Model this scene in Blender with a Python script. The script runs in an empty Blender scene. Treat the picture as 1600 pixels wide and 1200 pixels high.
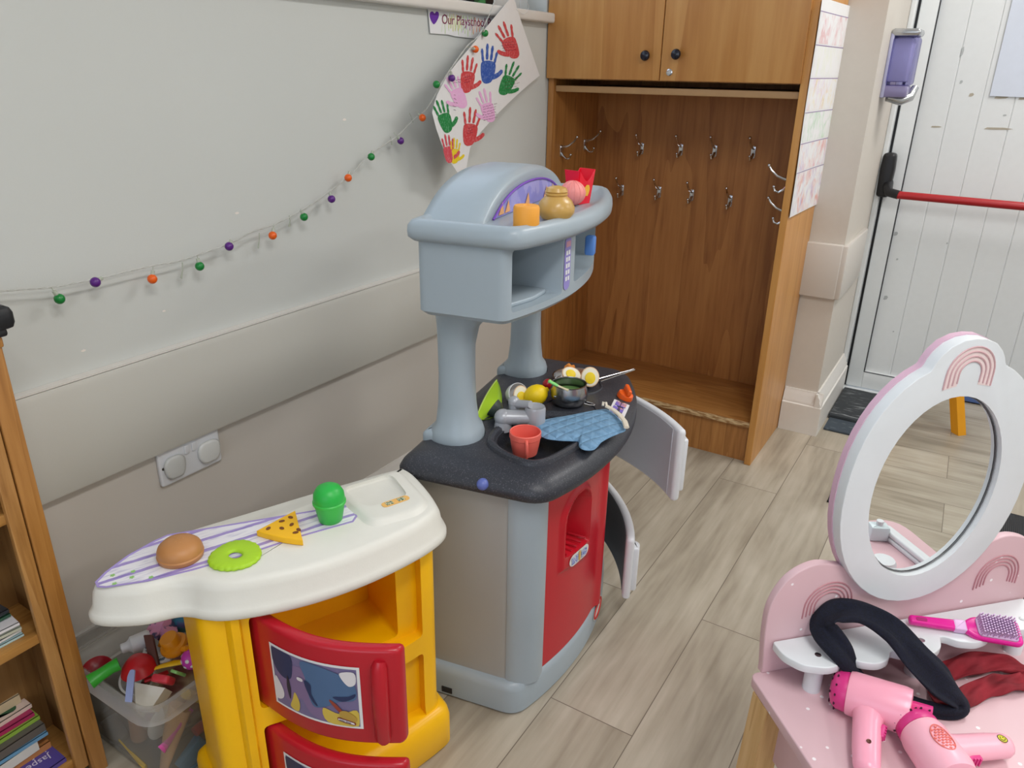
import bpy, bmesh, math, random
from mathutils import Matrix, Vector
PI = math.pi
rad = math.radians
random.seed(7)
S = bpy.context.scene
COL = S.collection

# ------------------------------------------------------------------ camera
CAM_H = 1.25
FPX = 1189.0
R0 = Vector((0.84797716, 0.52978971, 0.01604986))     # camera right, in world
R1 = Vector((0.21444038, -0.31522488, -0.92447207))   # camera down
R2 = Vector((-0.48471647, 0.78737294, -0.3809118))    # camera forward
cd = bpy.data.cameras.new('camera')
cam = bpy.data.objects.new('camera', cd)
COL.objects.link(cam)
cam.matrix_world = Matrix(((R0.x, -R1.x, -R2.x, 0), (R0.y, -R1.y, -R2.y, 0), (R0.z, -R1.z, -R2.z, CAM_H), (0, 0, 0, 1)))
cd.sensor_width = 36
cd.lens = FPX / 1600 * 36
cd.clip_start = 0.02
S.camera = cam

# ------------------------------------------------------------------ light
S.view_settings.view_transform = 'Standard'
S.view_settings.look = 'None'
S.view_settings.gamma = 1
S.view_settings.use_curve_mapping = False
S.view_settings.exposure = 0.0
S.cycles.use_denoising = True
S.cycles.max_bounces = 8
wd = bpy.data.worlds.new('world'); S.world = wd; wd.use_nodes = True
wd.node_tree.nodes['Background'].inputs[0].default_value = (0.75, 0.85, 1.0, 1)
wd.node_tree.nodes['Background'].inputs[1].default_value = 2.6
CEIL = 2.6
LAMPS = [(0.45, 2.55), (0.45, 0.1), (2.2, 2.55), (2.2, 0.1)]
for lx, ly in LAMPS:
    ld = bpy.data.lights.new('ceiling_lamp', 'AREA')
    ld.shape = 'RECTANGLE'; ld.size = 0.3; ld.size_y = 1.1
    ld.energy = 23; ld.color = (1.0, 0.985, 0.97)
    lo = bpy.data.objects.new('ceiling_lamp', ld); COL.objects.link(lo)
    lo.location = (lx, ly, CEIL - 0.075)


# ------------------------------------------------------------------ pixel frame (1600x1200) to points on real planes
def dray(p):
    return R0 * ((p[0] - 800) / FPX) + R1 * ((p[1] - 600) / FPX) + R2
C0 = Vector((0, 0, CAM_H))
def onZ(p, z):
    d = dray(p); return C0 + d * ((z - CAM_H) / d.z)
def onX(p, x):
    d = dray(p); return C0 + d * (x / d.x)
def onY(p, y):
    d = dray(p); return C0 + d * (y / d.y)


# ------------------------------------------------------------------ materials
def lin(c):
    c = c / 255.0
    return c / 12.92 if c <= 0.04045 else ((c + 0.055) / 1.055) ** 2.4
def rgb(r, g, b):
    return (lin(r), lin(g), lin(b), 1)
MATS = {}
def mat(name, col, rough=0.5, spec=0.5, metal=0.0, noise=0.0, nscale=40, bump=0.0, bscale=200, trans=0.0, alpha=1.0, coat=0.0, sheen=0.0, sss=0.0):
    if name in MATS: return MATS[name]
    m = bpy.data.materials.new(name); m.use_nodes = True
    nt = m.node_tree; b = nt.nodes['Principled BSDF']
    c = rgb(*col)
    b.inputs['Base Color'].default_value = c
    b.inputs['Roughness'].default_value = rough
    b.inputs['Specular IOR Level'].default_value = spec
    b.inputs['Metallic'].default_value = metal
    b.inputs['Transmission Weight'].default_value = trans
    b.inputs['Alpha'].default_value = alpha
    b.inputs['Coat Weight'].default_value = coat
    b.inputs['Sheen Weight'].default_value = sheen
    if sss: b.inputs['Subsurface Weight'].default_value = sss; b.inputs['Subsurface Radius'].default_value = (.01, .01, .01)
    tc = nt.nodes.new('ShaderNodeTexCoord')
    n = nt.nodes.new('ShaderNodeTexNoise'); n.inputs['Scale'].default_value = nscale; n.inputs['Detail'].default_value = 4
    nt.links.new(tc.outputs['Object'], n.inputs['Vector'])
    amt = noise if noise else 0.03
    mx = nt.nodes.new('ShaderNodeMix'); mx.data_type = 'RGBA'
    mx.inputs[6].default_value = tuple(x * (1 - amt) for x in c[:3]) + (1,)
    mx.inputs[7].default_value = tuple(min(1, x * (1 + amt)) for x in c[:3]) + (1,)
    nt.links.new(n.outputs['Fac'], mx.inputs[0]); nt.links.new(mx.outputs[2], b.inputs['Base Color'])
    if bump:
        n2 = nt.nodes.new('ShaderNodeTexNoise'); n2.inputs['Scale'].default_value = bscale; n2.inputs['Detail'].default_value = 3
        nt.links.new(tc.outputs['Object'], n2.inputs['Vector'])
        bp = nt.nodes.new('ShaderNodeBump'); bp.inputs['Strength'].default_value = bump; bp.inputs['Distance'].default_value = 0.002
        nt.links.new(n2.outputs['Fac'], bp.inputs['Height']); nt.links.new(bp.outputs['Normal'], b.inputs['Normal'])
    MATS[name] = m
    return m
def nd(nt, t, **kw):
    n = nt.nodes.new(t)
    for k, v in kw.items():
        if isinstance(v, (int, float, tuple)) and k in n.inputs: n.inputs[k].default_value = v
        else: setattr(n, k, v)
    return n
def ramp(nt, stops):
    r = nt.nodes.new('ShaderNodeValToRGB'); e = r.color_ramp.elements
    while len(e) < len(stops): e.new(0.5)
    for i, (p, c) in enumerate(stops):
        e[i].position = p; e[i].color = rgb(*c)
    return r
def wood(name, c1, c2, c3, axis='Z', scale=1.0, rough=0.45, fig=1.0, coat=0.1):
    m = bpy.data.materials.new(name); m.use_nodes = True; nt = m.node_tree; b = nt.nodes['Principled BSDF']
    tc = nd(nt, 'ShaderNodeTexCoord'); mp = nd(nt, 'ShaderNodeMapping')
    s = {'X': (0.7, 9, 9), 'Y': (9, 0.7, 9), 'Z': (9, 9, 0.7)}[axis]
    mp.inputs['Scale'].default_value = tuple(x * scale for x in s)
    nt.links.new(tc.outputs['Object'], mp.inputs['Vector'])
    n1 = nd(nt, 'ShaderNodeTexNoise', Scale=1.0, Detail=3.0, Distortion=0.6)
    nt.links.new(mp.outputs[0], n1.inputs['Vector'])
    # cathedral figure: contour lines of a broad stretched noise
    mu = nd(nt, 'ShaderNodeMath', operation='MULTIPLY'); mu.inputs[1].default_value = 9.0 * fig
    nt.links.new(n1.outputs['Fac'], mu.inputs[0])
    fr = nd(nt, 'ShaderNodeMath', operation='FRACT'); nt.links.new(mu.outputs[0], fr.inputs[0])
    n2 = nd(nt, 'ShaderNodeTexNoise', Scale=14.0, Detail=5.0); nt.links.new(mp.outputs[0], n2.inputs['Vector'])
    mx = nd(nt, 'ShaderNodeMath', operation='MULTIPLY_ADD'); mx.inputs[1].default_value = 0.35
    nt.links.new(fr.outputs[0], mx.inputs[0]); nt.links.new(n2.outputs['Fac'], mx.inputs[2])
    r = ramp(nt, [(0.3, c1), (0.6, c2), (0.95, c3)])
    nt.links.new(mx.outputs[0], r.inputs[0]); nt.links.new(r.outputs[0], b.inputs['Base Color'])
    b.inputs['Roughness'].default_value = rough; b.inputs['Coat Weight'].default_value = coat; b.inputs['Coat Roughness'].default_value = 0.3
    bp = nd(nt, 'ShaderNodeBump'); bp.inputs['Strength'].default_value = 0.08; bp.inputs['Distance'].default_value = 0.002
    nt.links.new(n2.outputs['Fac'], bp.inputs['Height']); nt.links.new(bp.outputs[0], b.inputs['Normal'])
    return m
def floor_mat():
    m = bpy.data.materials.new('vinyl_planks'); m.use_nodes = True; nt = m.node_tree; b = nt.nodes['Principled BSDF']
    tc = nd(nt, 'ShaderNodeTexCoord')
    mp = nd(nt, 'ShaderNodeMapping'); mp.inputs['Rotation'].default_value = (0, 0, rad(90)); mp.inputs['Location'].default_value = (1.1245, 0.39 + .19 * 10, 0)
    nt.links.new(tc.outputs['Object'], mp.inputs['Vector'])
    br = nd(nt, 'ShaderNodeTexBrick'); br.offset = 0.37; br.offset_frequency = 2; br.squash = 1.0
    br.inputs['Scale'].default_value = 1.0; br.inputs['Mortar Size'].default_value = 0.0012; br.inputs['Mortar Smooth'].default_value = 0.3
    br.inputs['Brick Width'].default_value = 1.15; br.inputs['Row Height'].default_value = 0.19; br.inputs['Bias'].default_value = 0
    br.inputs['Color1'].default_value = (0, 0, 0, 1); br.inputs['Color2'].default_value = (1, 1, 1, 1); br.inputs['Mortar'].default_value = (0.5, 0.5, 0.5, 1)
    nt.links.new(mp.outputs[0], br.inputs['Vector'])
    # grain, shifted per plank
    sh = nd(nt, 'ShaderNodeVectorMath', operation='MULTIPLY_ADD'); sh.inputs[1].default_value = (7.3, 5.1, 3.7)
    nt.links.new(br.outputs['Color'], sh.inputs[0])
    nt.links.new(tc.outputs['Object'], sh.inputs[2])
    g = nd(nt, 'ShaderNodeMapping'); g.inputs['Scale'].default_value = (9, 1.3, 1)
    nt.links.new(sh.outputs[0], g.inputs['Vector'])
    n1 = nd(nt, 'ShaderNodeTexNoise', Scale=1.0, Detail=3.0, Distortion=0.8); nt.links.new(g.outputs[0], n1.inputs['Vector'])
    mu = nd(nt, 'ShaderNodeMath', operation='MULTIPLY'); mu.inputs[1].default_value = 8.0; nt.links.new(n1.outputs['Fac'], mu.inputs[0])
    fr = nd(nt, 'ShaderNodeMath', operation='PINGPONG'); fr.inputs[1].default_value = 1.0; nt.links.new(mu.outputs[0], fr.inputs[0])
    g2 = nd(nt, 'ShaderNodeMapping'); g2.inputs['Scale'].default_value = (60, 3, 1); nt.links.new(sh.outputs[0], g2.inputs['Vector'])
    n2 = nd(nt, 'ShaderNodeTexNoise', Scale=1.0, Detail=5.0); nt.links.new(g2.outputs[0], n2.inputs['Vector'])
    g3 = nd(nt, 'ShaderNodeMapping'); g3.inputs['Scale'].default_value = (9, 3.2, 1); nt.links.new(sh.outputs[0], g3.inputs['Vector'])
    n3 = nd(nt, 'ShaderNodeTexNoise', Scale=1.0, Detail=4.0); nt.links.new(g3.outputs[0], n3.inputs['Vector'])
    # combine
    a1 = nd(nt, 'ShaderNodeMath', operation='MULTIPLY_ADD'); a1.inputs[1].default_value = 0.14; nt.links.new(fr.outputs[0], a1.inputs[0])
    a0 = nd(nt, 'ShaderNodeMath', operation='MULTIPLY'); a0.inputs[1].default_value = 0.45; nt.links.new(n2.outputs['Fac'], a0.inputs[0]); nt.links.new(a0.outputs[0], a1.inputs[2])
    a2 = nd(nt, 'ShaderNodeMath', operation='MULTIPLY_ADD'); a2.inputs[1].default_value = 0.62; nt.links.new(n3.outputs['Fac'], a2.inputs[0]); nt.links.new(a1.outputs[0], a2.inputs[2])
    a3 = nd(nt, 'ShaderNodeMath', operation='ADD'); a3.inputs[1].default_value = 0.07; nt.links.new(a2.outputs[0], a3.inputs[0]); a2 = a3
    r = ramp(nt, [(0.40, (136, 126, 110)), (0.64, (168, 158, 141)), (0.90, (190, 181, 165))])
    nt.links.new(a2.outputs[0], r.inputs[0])
    # per plank tone
    tone = nd(nt, 'ShaderNodeMapRange'); tone.inputs[3].default_value = 0.95; tone.inputs[4].default_value = 1.05
    nt.links.new(br.outputs['Color'], tone.inputs[0])
    mt = nd(nt, 'ShaderNodeMix', data_type='RGBA', blend_type='MULTIPLY'); mt.inputs[0].default_value = 1.0
    nt.links.new(r.outputs[0], mt.inputs[6]); nt.links.new(tone.outputs[0], mt.inputs[7])
    mm = nd(nt, 'ShaderNodeMix', data_type='RGBA'); mm.inputs[7].default_value = rgb(112, 102, 90)
    nt.links.new(br.outputs['Fac'], mm.inputs[0]); nt.links.new(mt.outputs[2], mm.inputs[6])
    nt.links.new(mm.outputs[2], b.inputs['Base Color'])
    b.inputs['Roughness'].default_value = 0.42; b.inputs['Specular IOR Level'].default_value = 0.4
    bp = nd(nt, 'ShaderNodeBump'); bp.inputs['Strength'].default_value = 0.1; bp.inputs['Distance'].default_value = 0.001
    nt.links.new(n2.outputs['Fac'], bp.inputs['Height']); nt.links.new(bp.outputs[0], b.inputs['Normal'])
    return m
def two_tone(name, c1, c2, scale, lo=0.5, hi=0.55, rough=0.5, stretch=(1, 1, 1), tex='noise', metal=0, bump=0, detail=4.0, distort=0.0):
    if name in MATS: return MATS[name]
    m = bpy.data.materials.new(name); m.use_nodes = True; nt = m.node_tree; b = nt.nodes['Principled BSDF']
    tc = nd(nt, 'ShaderNodeTexCoord'); mp = nd(nt, 'ShaderNodeMapping'); mp.inputs['Scale'].default_value = stretch
    nt.links.new(tc.outputs['Object'], mp.inputs['Vector'])
    if tex == 'noise':
        n = nd(nt, 'ShaderNodeTexNoise', Scale=scale, Detail=detail, Distortion=distort); out = n.outputs['Fac']
    elif tex == 'voronoi':
        n = nd(nt, 'ShaderNodeTexVoronoi', Scale=scale); out = n.outputs['Distance']
    elif tex == 'wave':
        n = nd(nt, 'ShaderNodeTexWave', Scale=scale, Distortion=distort); out = n.outputs['Fac']
    nt.links.new(mp.outputs[0], n.inputs['Vector'])
    r = ramp(nt, [(lo, c1), (hi, c2)]); nt.links.new(out, r.inputs[0]); nt.links.new(r.outputs[0], b.inputs['Base Color'])
    b.inputs['Roughness'].default_value = rough; b.inputs['Metallic'].default_value = metal
    if bump:
        bp = nd(nt, 'ShaderNodeBump'); bp.inputs['Strength'].default_value = bump; bp.inputs['Distance'].default_value = 0.003
        nt.links.new(out, bp.inputs['Height']); nt.links.new(bp.outputs[0], b.inputs['Normal'])
    MATS[name] = m
    return m
def clear_plastic(name, col, opac=0.25, rough=0.15, edge=0.55):
    m = bpy.data.materials.new(name); m.use_nodes = True; nt = m.node_tree; b = nt.nodes['Principled BSDF']
    b.inputs['Base Color'].default_value = rgb(*col); b.inputs['Roughness'].default_value = rough
    tr = nd(nt, 'ShaderNodeBsdfTransparent'); tr.inputs[0].default_value = rgb(*[min(255, int(c * 0.3 + 178)) for c in col])
    lw = nd(nt, 'ShaderNodeLayerWeight'); lw.inputs[0].default_value = 0.35
    mr = nd(nt, 'ShaderNodeMapRange'); mr.inputs[3].default_value = opac; mr.inputs[4].default_value = min(1, opac + edge)
    nt.links.new(lw.outputs['Facing'], mr.inputs[0])
    mx = nd(nt, 'ShaderNodeMixShader'); nt.links.new(mr.outputs[0], mx.inputs[0]); nt.links.new(tr.outputs[0], mx.inputs[1]); nt.links.new(b.outputs[0], mx.inputs[2])
    nt.links.new(mx.outputs[0], nt.nodes['Material Output'].inputs['Surface'])
    return m


# ------------------------------------------------------------------ mesh building
def inset_poly(poly, d):
    n = len(poly); out = []
    for i in range(n):
        a = Vector(poly[i - 1]); b = Vector(poly[i]); c = Vector(poly[(i + 1) % n])
        e1 = (b - a); e2 = (c - b)
        if e1.length < 1e-9: e1 = e2
        if e2.length < 1e-9: e2 = e1
        n1 = Vector((-e1.y, e1.x)).normalized(); n2 = Vector((-e2.y, e2.x)).normalized()
        nn = n1 + n2
        if nn.length < 1e-6: nn = n1
        nn.normalize()
        k = max(0.5, nn.dot(n1))
        p = b + nn * (d / k); out.append((p.x, p.y))
    return out
def ccw(poly):
    a = sum(poly[i - 1][0] * poly[i][1] - poly[i][0] * poly[i - 1][1] for i in range(len(poly)))
    return poly if a > 0 else poly[::-1]
def rounded(poly, r, n=6):
    out = []; N = len(poly)
    for i in range(N):
        p = poly[i]; rr = r[i] if isinstance(r, (list, tuple)) else r
        a = Vector(poly[i - 1]); b = Vector(p[:2]); c = Vector(poly[(i + 1) % N])
        d1 = (a - b); d2 = (c - b)
        l = min(rr, d1.length * 0.48, d2.length * 0.48)
        if l < 1e-5: out.append((b.x, b.y)); continue
        p1 = b + d1.normalized() * l; p2 = b + d2.normalized() * l
        for k in range(n + 1):
            t = k / n
            q = p1 * (1 - t) ** 2 + b * 2 * t * (1 - t) + p2 * t * t
            out.append((q.x, q.y))
    return out
def catmull(pts, n=6, closed=True):
    P = [Vector(p) for p in pts]; N = len(P); out = []
    for i in range(N if closed else N - 1):
        if closed: a, b, c, d = P[i - 1], P[i], P[(i + 1) % N], P[(i + 2) % N]
        else: a, b, c, d = P[max(i - 1, 0)], P[i], P[i + 1], P[min(i + 2, N - 1)]
        for k in range(n):
            t = k / n
            out.append(0.5 * ((2 * b) + (c - a) * t + (2 * a - 5 * b + 4 * c - d) * t * t + (3 * b - a - 3 * c + d) * t ** 3))
    if not closed: out.append(P[-1])
    return [tuple(v) for v in out]
def ellipse(cx, cy, a, b, n=32, a0=0, a1=2 * PI):
    full = abs(a1 - a0 - 2 * PI) < 1e-6
    m = n if full else n + 1
    return [(cx + a * math.cos(a0 + (a1 - a0) * k / n), cy + b * math.sin(a0 + (a1 - a0) * k / n)) for k in range(m)]
def frame_of(d):
    d = Vector(d).normalized()
    up = Vector((0, 0, 1)) if abs(d.z) < 0.95 else Vector((1, 0, 0))
    x = up.cross(d).normalized(); y = d.cross(x)
    return x, y, d
def axis_matrix(p0, p1, up=None):
    """local Z runs from p0 towards p1, origin at p0"""
    p0 = Vector(p0); x, y, z = frame_of(Vector(p1) - p0)
    if up is not None:
        y = (Vector(up) - z * Vector(up).dot(z)).normalized(); x = y.cross(z)
    return Matrix(((x.x, y.x, z.x, p0.x), (x.y, y.y, z.y, p0.y), (x.z, y.z, z.z, p0.z), (0, 0, 0, 1)))
def basis(o, x, y, z=None):
    x = Vector(x).normalized(); y = Vector(y).normalized()
    z = x.cross(y).normalized() if z is None else Vector(z)
    o = Vector(o)
    return Matrix(((x.x, y.x, z.x, o.x), (x.y, y.y, z.y, o.y), (x.z, y.z, z.z, o.z), (0, 0, 0, 1)))
T = Matrix.Translation
def RX(a): return Matrix.Rotation(a, 4, 'X')
def RY(a): return Matrix.Rotation(a, 4, 'Y')
def RZ(a): return Matrix.Rotation(a, 4, 'Z')
class MB:
    def __init__(self): self.bm = bmesh.new(); self.mi = 0
    def _add(self, verts, faces, M=None):
        vs = [self.bm.verts.new((M @ Vector(v)) if M is not None else v) for v in verts]
        for f in faces:
            try:
                ff = self.bm.faces.new([vs[i] for i in f]); ff.material_index = self.mi
            except ValueError: pass
        return self
    def loft(self, rings, M=None, cap0=True, cap1=True, closed=True):
        n = len(rings[0]); V = [v for r in rings for v in r]; F = []
        for i in range(len(rings) - 1):
            for j in range(n if closed else n - 1):
                a = i * n + j; b = i * n + (j + 1) % n
                F.append((a, b, b + n, a + n))
        if cap0: F.append(tuple(range(n))[::-1])
        if cap1: F.append(tuple(range((len(rings) - 1) * n, len(rings) * n)))
        return self._add(V, F, M)
    def prism(self, poly, z0, z1, r=0.0, M=None, rb=None, seg=3):
        poly = ccw(poly); rb = r if rb is None else rb; rings = []
        if rb > 0:
            for k in range(seg + 1):
                a = PI / 2 * k / seg
                rings.append([(x, y, z0 + rb * (1 - math.sin(a))) for x, y in inset_poly(poly, rb * (1 - math.cos(a)))][:])
            rings = rings[::-1]
        else: rings.append([(x, y, z0) for x, y in poly])
        if rb > 0:
            rings = [[(x, y, z0 + rb * (1 - math.cos(PI / 2 * k / seg))) for x, y in inset_poly(poly, rb * (1 - math.sin(PI / 2 * k / seg)))] for k in range(seg + 1)]
        if r > 0:
            for k in range(seg + 1):
                a = PI / 2 * k / seg
                rings.append([(x, y, z1 - r * (1 - math.sin(a))) for x, y in inset_poly(poly, r * (1 - math.cos(a)))])
        else: rings.append([(x, y, z1) for x, y in poly])
        return self.loft(rings, M)
    def rings(self, poly, spec, M=None, cap0=True, cap1=True, convex=False):
        poly = ccw(poly)
        if convex:
            xs = [p[0] for p in poly]; ys = [p[1] for p in poly]; cx, cy, hx, hy = (min(xs) + max(xs)) / 2, (min(ys) + max(ys)) / 2, (max(xs) - min(xs)) / 2, (max(ys) - min(ys)) / 2
            return self.loft([[(cx + (x - cx) * (1 - d / hx), cy + (y - cy) * (1 - d / hy), z) for x, y in poly] for d, z in spec], M, cap0, cap1)
        return self.loft([[(x, y, z) for x, y in inset_poly(poly, d)] for d, z in spec], M, cap0, cap1)
    def box(self, x0, x1, y0, y1, z0, z1, r=0.0, M=None):
        if r <= 0: return self.prism([(x0, y0), (x1, y0), (x1, y1), (x0, y1)], z0, z1, 0, M)
        return self.prism(rounded([(x0, y0), (x1, y0), (x1, y1), (x0, y1)], r, 3), z0, z1, r, M, seg=2)
    def lathe(self, prof, n=28, M=None, cap0=True, cap1=True, sq=1.0):
        rings = [[(r * math.cos(2 * PI * k / n), r * sq * math.sin(2 * PI * k / n), z) for k in range(n)] for r, z in prof]
        return self.loft(rings, M, cap0 and prof[0][0] > 1e-6, cap1 and prof[-1][0] > 1e-6)
    def cyl(self, p0, p1, r0, r1=None, n=16):
        r1 = r0 if r1 is None else r1; L = (Vector(p1) - Vector(p0)).length
        return self.lathe([(r0, 0), (r1, L)], n, axis_matrix(p0, p1))
    def tube(self, pts, r, n=8, closed=False, flat=1.0, up=None):
        P = [Vector(p) for p in pts]; N = len(P); rings = []; px = None
        for i in range(N):
            if closed: d = P[(i + 1) % N] - P[i - 1]
            else: d = P[min(i + 1, N - 1)] - P[max(i - 1, 0)]
            d.normalize()
            if up is not None: x = Vector(up).cross(d).normalized()
            elif px is None: x = frame_of(d)[0]
            else: x = (px - d * px.dot(d)).normalized()
            px = x; y = d.cross(x)
            rr = r[i] if isinstance(r, (list, tuple)) else r
            rings.append([tuple(P[i] + x * (rr * math.cos(2 * PI * k / n)) + y * (rr * flat * math.sin(2 * PI * k / n))) for k in range(n)])
        if closed: rings.append(rings[0])
        return self.loft(rings, None, not closed, not closed)
    def ell(self, c, r, M=None, n=20, m=12):
        rx, ry, rz = r if isinstance(r, (list, tuple)) else (r, r, r)
        V = []; F = []
        for i in range(1, m):
            ph = PI * i / m
            for j in range(n):
                th = 2 * PI * j / n
                V.append((c[0] + rx * math.sin(ph) * math.cos(th), c[1] + ry * math.sin(ph) * math.sin(th), c[2] - rz * math.cos(ph)))
        V.append((c[0], c[1], c[2] - rz)); V.append((c[0], c[1], c[2] + rz)); b = len(V) - 2
        for i in range(m - 2):
            for j in range(n):
                a = i * n + j; a2 = i * n + (j + 1) % n
                F.append((a, a2, a2 + n, a + n))
        for j in range(n):
            F.append((b, (j + 1) % n, j)); F.append((b + 1, (m - 2) * n + j, (m - 2) * n + (j + 1) % n))
        return self._add(V, F, M)
    def face(self, pts, M=None): return self._add(pts, [tuple(range(len(pts)))], M)
    def grid(self, fn, nu, nv, M=None):
        V = [fn(i / nu, j / nv) for i in range(nu + 1) for j in range(nv + 1)]
        F = [(i * (nv + 1) + j, (i + 1) * (nv + 1) + j, (i + 1) * (nv + 1) + j + 1, i * (nv + 1) + j + 1) for i in range(nu) for j in range(nv)]
        return self._add(V, F, M)
    def sheet(self, fn, nu, nv, th, M=None):
        """closed thin sheet: fn(u,v)->(point, normal)"""
        top = [[Vector(fn(i / nu, j / nv)[0]) + Vector(fn(i / nu, j / nv)[1]) * th for j in range(nv + 1)] for i in range(nu + 1)]
        bot = [[Vector(fn(i / nu, j / nv)[0]) for j in range(nv + 1)] for i in range(nu + 1)]
        V = []; idx = {}
        for k, g in enumerate((top, bot)):
            for i in range(nu + 1):
                for j in range(nv + 1): idx[k, i, j] = len(V); V.append(tuple(g[i][j]))
        F = []
        for i in range(nu):
            for j in range(nv):
                F.append((idx[0, i, j], idx[0, i + 1, j], idx[0, i + 1, j + 1], idx[0, i, j + 1]))
                F.append((idx[1, i, j + 1], idx[1, i + 1, j + 1], idx[1, i + 1, j], idx[1, i, j]))
        for i in range(nu):
            F.append((idx[0, i, 0], idx[1, i, 0], idx[1, i + 1, 0], idx[0, i + 1, 0])); F.append((idx[0, i + 1, nv], idx[1, i + 1, nv], idx[1, i, nv], idx[0, i, nv]))
        for j in range(nv):
            F.append((idx[0, 0, j + 1], idx[1, 0, j + 1], idx[1, 0, j], idx[0, 0, j])); F.append((idx[0, nu, j], idx[1, nu, j], idx[1, nu, j + 1], idx[0, nu, j + 1]))
        return self._add(V, F, M)
    def build(self, name, mats, parent=None, sharp=38, smooth=True, normals=True):
        me = bpy.data.meshes.new(name)
        if normals: bmesh.ops.recalc_face_normals(self.bm, faces=self.bm.faces)
        self.bm.to_mesh(me); self.bm.free()
        for m in (mats if isinstance(mats, (list, tuple)) else [mats]): me.materials.append(m)
        if smooth and len(me.polygons):
            me.polygons.foreach_set('use_smooth', [True] * len(me.polygons)); me.set_sharp_from_angle(angle=rad(sharp))
        o = bpy.data.objects.new(name, me); COL.objects.link(o)
        if parent is not None: o.parent = parent
        return o
def bowed(outer, inner, z0, z1, r, M):
    """rounded slab between two matching curves (lists of (x, y)) standing from z0 to z1"""
    b = MB(); rings = []; N = len(outer)
    def ring(o, i, za, zb):
        o = Vector(o); i = Vector(i); d = (o - i); L_ = d.length; d.normalize(); rr = min(r, L_ * .45, (zb - za) * .45); out = []
        for cx, cz, a0 in ((L_ - rr, zb - rr, 0), (rr, zb - rr, 90), (rr, za + rr, 180), (L_ - rr, za + rr, 270)):
            for k in range(4):
                a = rad(a0 + 30 * k); p = i + d * (cx + rr * math.cos(a)); out.append((p.x, p.y, cz + rr * math.sin(a)))
        return out
    def end(k, t, dr):
        # rings pulled in towards the mid line and past the end, for a rounded edge
        o = Vector(outer[k]); i = Vector(inner[k]); m = (o + i) / 2; q = Vector(outer[k + dr]) ; tdir = ((Vector(outer[k]) + Vector(inner[k])) / 2 - (Vector(outer[k + dr]) + Vector(inner[k + dr])) / 2).normalized()
        a = rad(t); sh = r * math.sin(a); sc = 1 - (1 - math.cos(a)) * .8
        ins = r * (1 - math.cos(a))
        return ring(m + (o - m) * sc + tdir * sh, m + (i - m) * sc + tdir * sh, z0 + ins, z1 - ins)
    for t in (85, 60, 30): rings.append(end(0, t, 1))
    for k in range(N): rings.append(ring(outer[k], inner[k], z0, z1))
    for t in (30, 60, 85): rings.append(end(N - 1, t, -1))
    b.loft(rings, M); return b
def boolean(base, cutters, name, mats, parent=None, sharp=38):
    if not isinstance(mats, (list, tuple)): mats = [mats]
    a = base.build('shape', mats, None, sharp)
    tmp = []
    for c in cutters:
        b = c.build('cut', mats, None, sharp); tmp.append(b)
        md = a.modifiers.new('cut', 'BOOLEAN'); md.operation = 'DIFFERENCE'; md.object = b; md.solver = 'EXACT'
    dg = bpy.context.evaluated_depsgraph_get()
    me = bpy.data.meshes.new_from_object(a.evaluated_get(dg))
    me.name = name
    for b in tmp: bpy.data.objects.remove(b)
    bpy.data.objects.remove(a)
    me.polygons.foreach_set('use_smooth', [True] * len(me.polygons)); me.set_sharp_from_angle(angle=rad(sharp))
    o = bpy.data.objects.new(name, me); COL.objects.link(o)
    if parent is not None: o.parent = parent
    return o
def text_mesh(body, size, M, m, name, parent=None, extrude=0.0003, align='LEFT', shear=0.0, fit=None):
    cu = bpy.data.curves.new(name, 'FONT'); cu.body = body; cu.size = size; cu.align_x = align; cu.shear = shear; cu.extrude = extrude; cu.resolution_u = 3
    t = bpy.data.objects.new(name, cu); COL.objects.link(t)
    dg = bpy.context.evaluated_depsgraph_get(); me = bpy.data.meshes.new_from_object(t.evaluated_get(dg))
    bpy.data.objects.remove(t)
    if fit and len(me.vertices):
        xs = [v.co.x for v in me.vertices]; w = max(xs) - min(xs); k = fit / max(w, 1e-6)
        for v in me.vertices: v.co.x *= k; v.co.y *= k
    me.transform(M); me.materials.clear(); me.materials.append(m)
    o = bpy.data.objects.new(name, me); COL.objects.link(o)
    if parent is not None: o.parent = parent
    return o
def tag(o, label, cat, group=None):
    o['label'] = label; o['category'] = cat
    if group: o['group'] = group
    return o
def thing(name, label, cat, loc=(0, 0, 0), rz=0.0, group=None):
    o = bpy.data.objects.new(name, None); COL.objects.link(o); o.empty_display_size = 0.05
    o.location = loc; o.rotation_euler = (0, 0, rz)
    return tag(o, label, cat, group)
def struct(o): o['kind'] = 'structure'; return o
def copy_thing(src, label, group=None):
    c = src.copy(); COL.objects.link(c); c['label'] = label
    if group: c['group'] = group
    for ch in list(src.children):
        d = ch.copy(); COL.objects.link(d); d.parent = c
    return c

# common materials
M_wall = mat('wall_paint_white', (207, 209, 205), 0.75, 0.2, noise=0.02, nscale=3, bump=0.05, bscale=300)
M_taupe = mat('wall_paint_taupe', (206, 200, 192), 0.45, 0.35, noise=0.02, nscale=4, bump=0.04, bscale=250)
M_white = mat('white_gloss_paint', (224, 220, 214), 0.4, 0.4, bump=0.03)
M_upvc = mat('white_upvc', (226, 229, 229), 0.35, 0.45)
M_ceil = mat('ceiling_white', (235, 235, 232), 0.8)
M_black = mat('black_plastic', (22, 22, 26), 0.4)
M_paper = mat('white_paper', (232, 231, 231), 0.8, 0.1)
M_chrome = mat('chrome', (205, 205, 208), 0.16, 0.5, metal=1.0)
M_oak = wood('oak_carcass', (142, 92, 42), (170, 114, 58), (186, 130, 70), 'Z', 0.7, 0.5)
M_oakback = wood('shaded_oak_back', (138, 84, 38), (164, 106, 52), (178, 120, 62), 'Z', 0.55, 0.55, fig=0.9)  # carcass oak made darker, putting the shade of the recess into the colour
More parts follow.
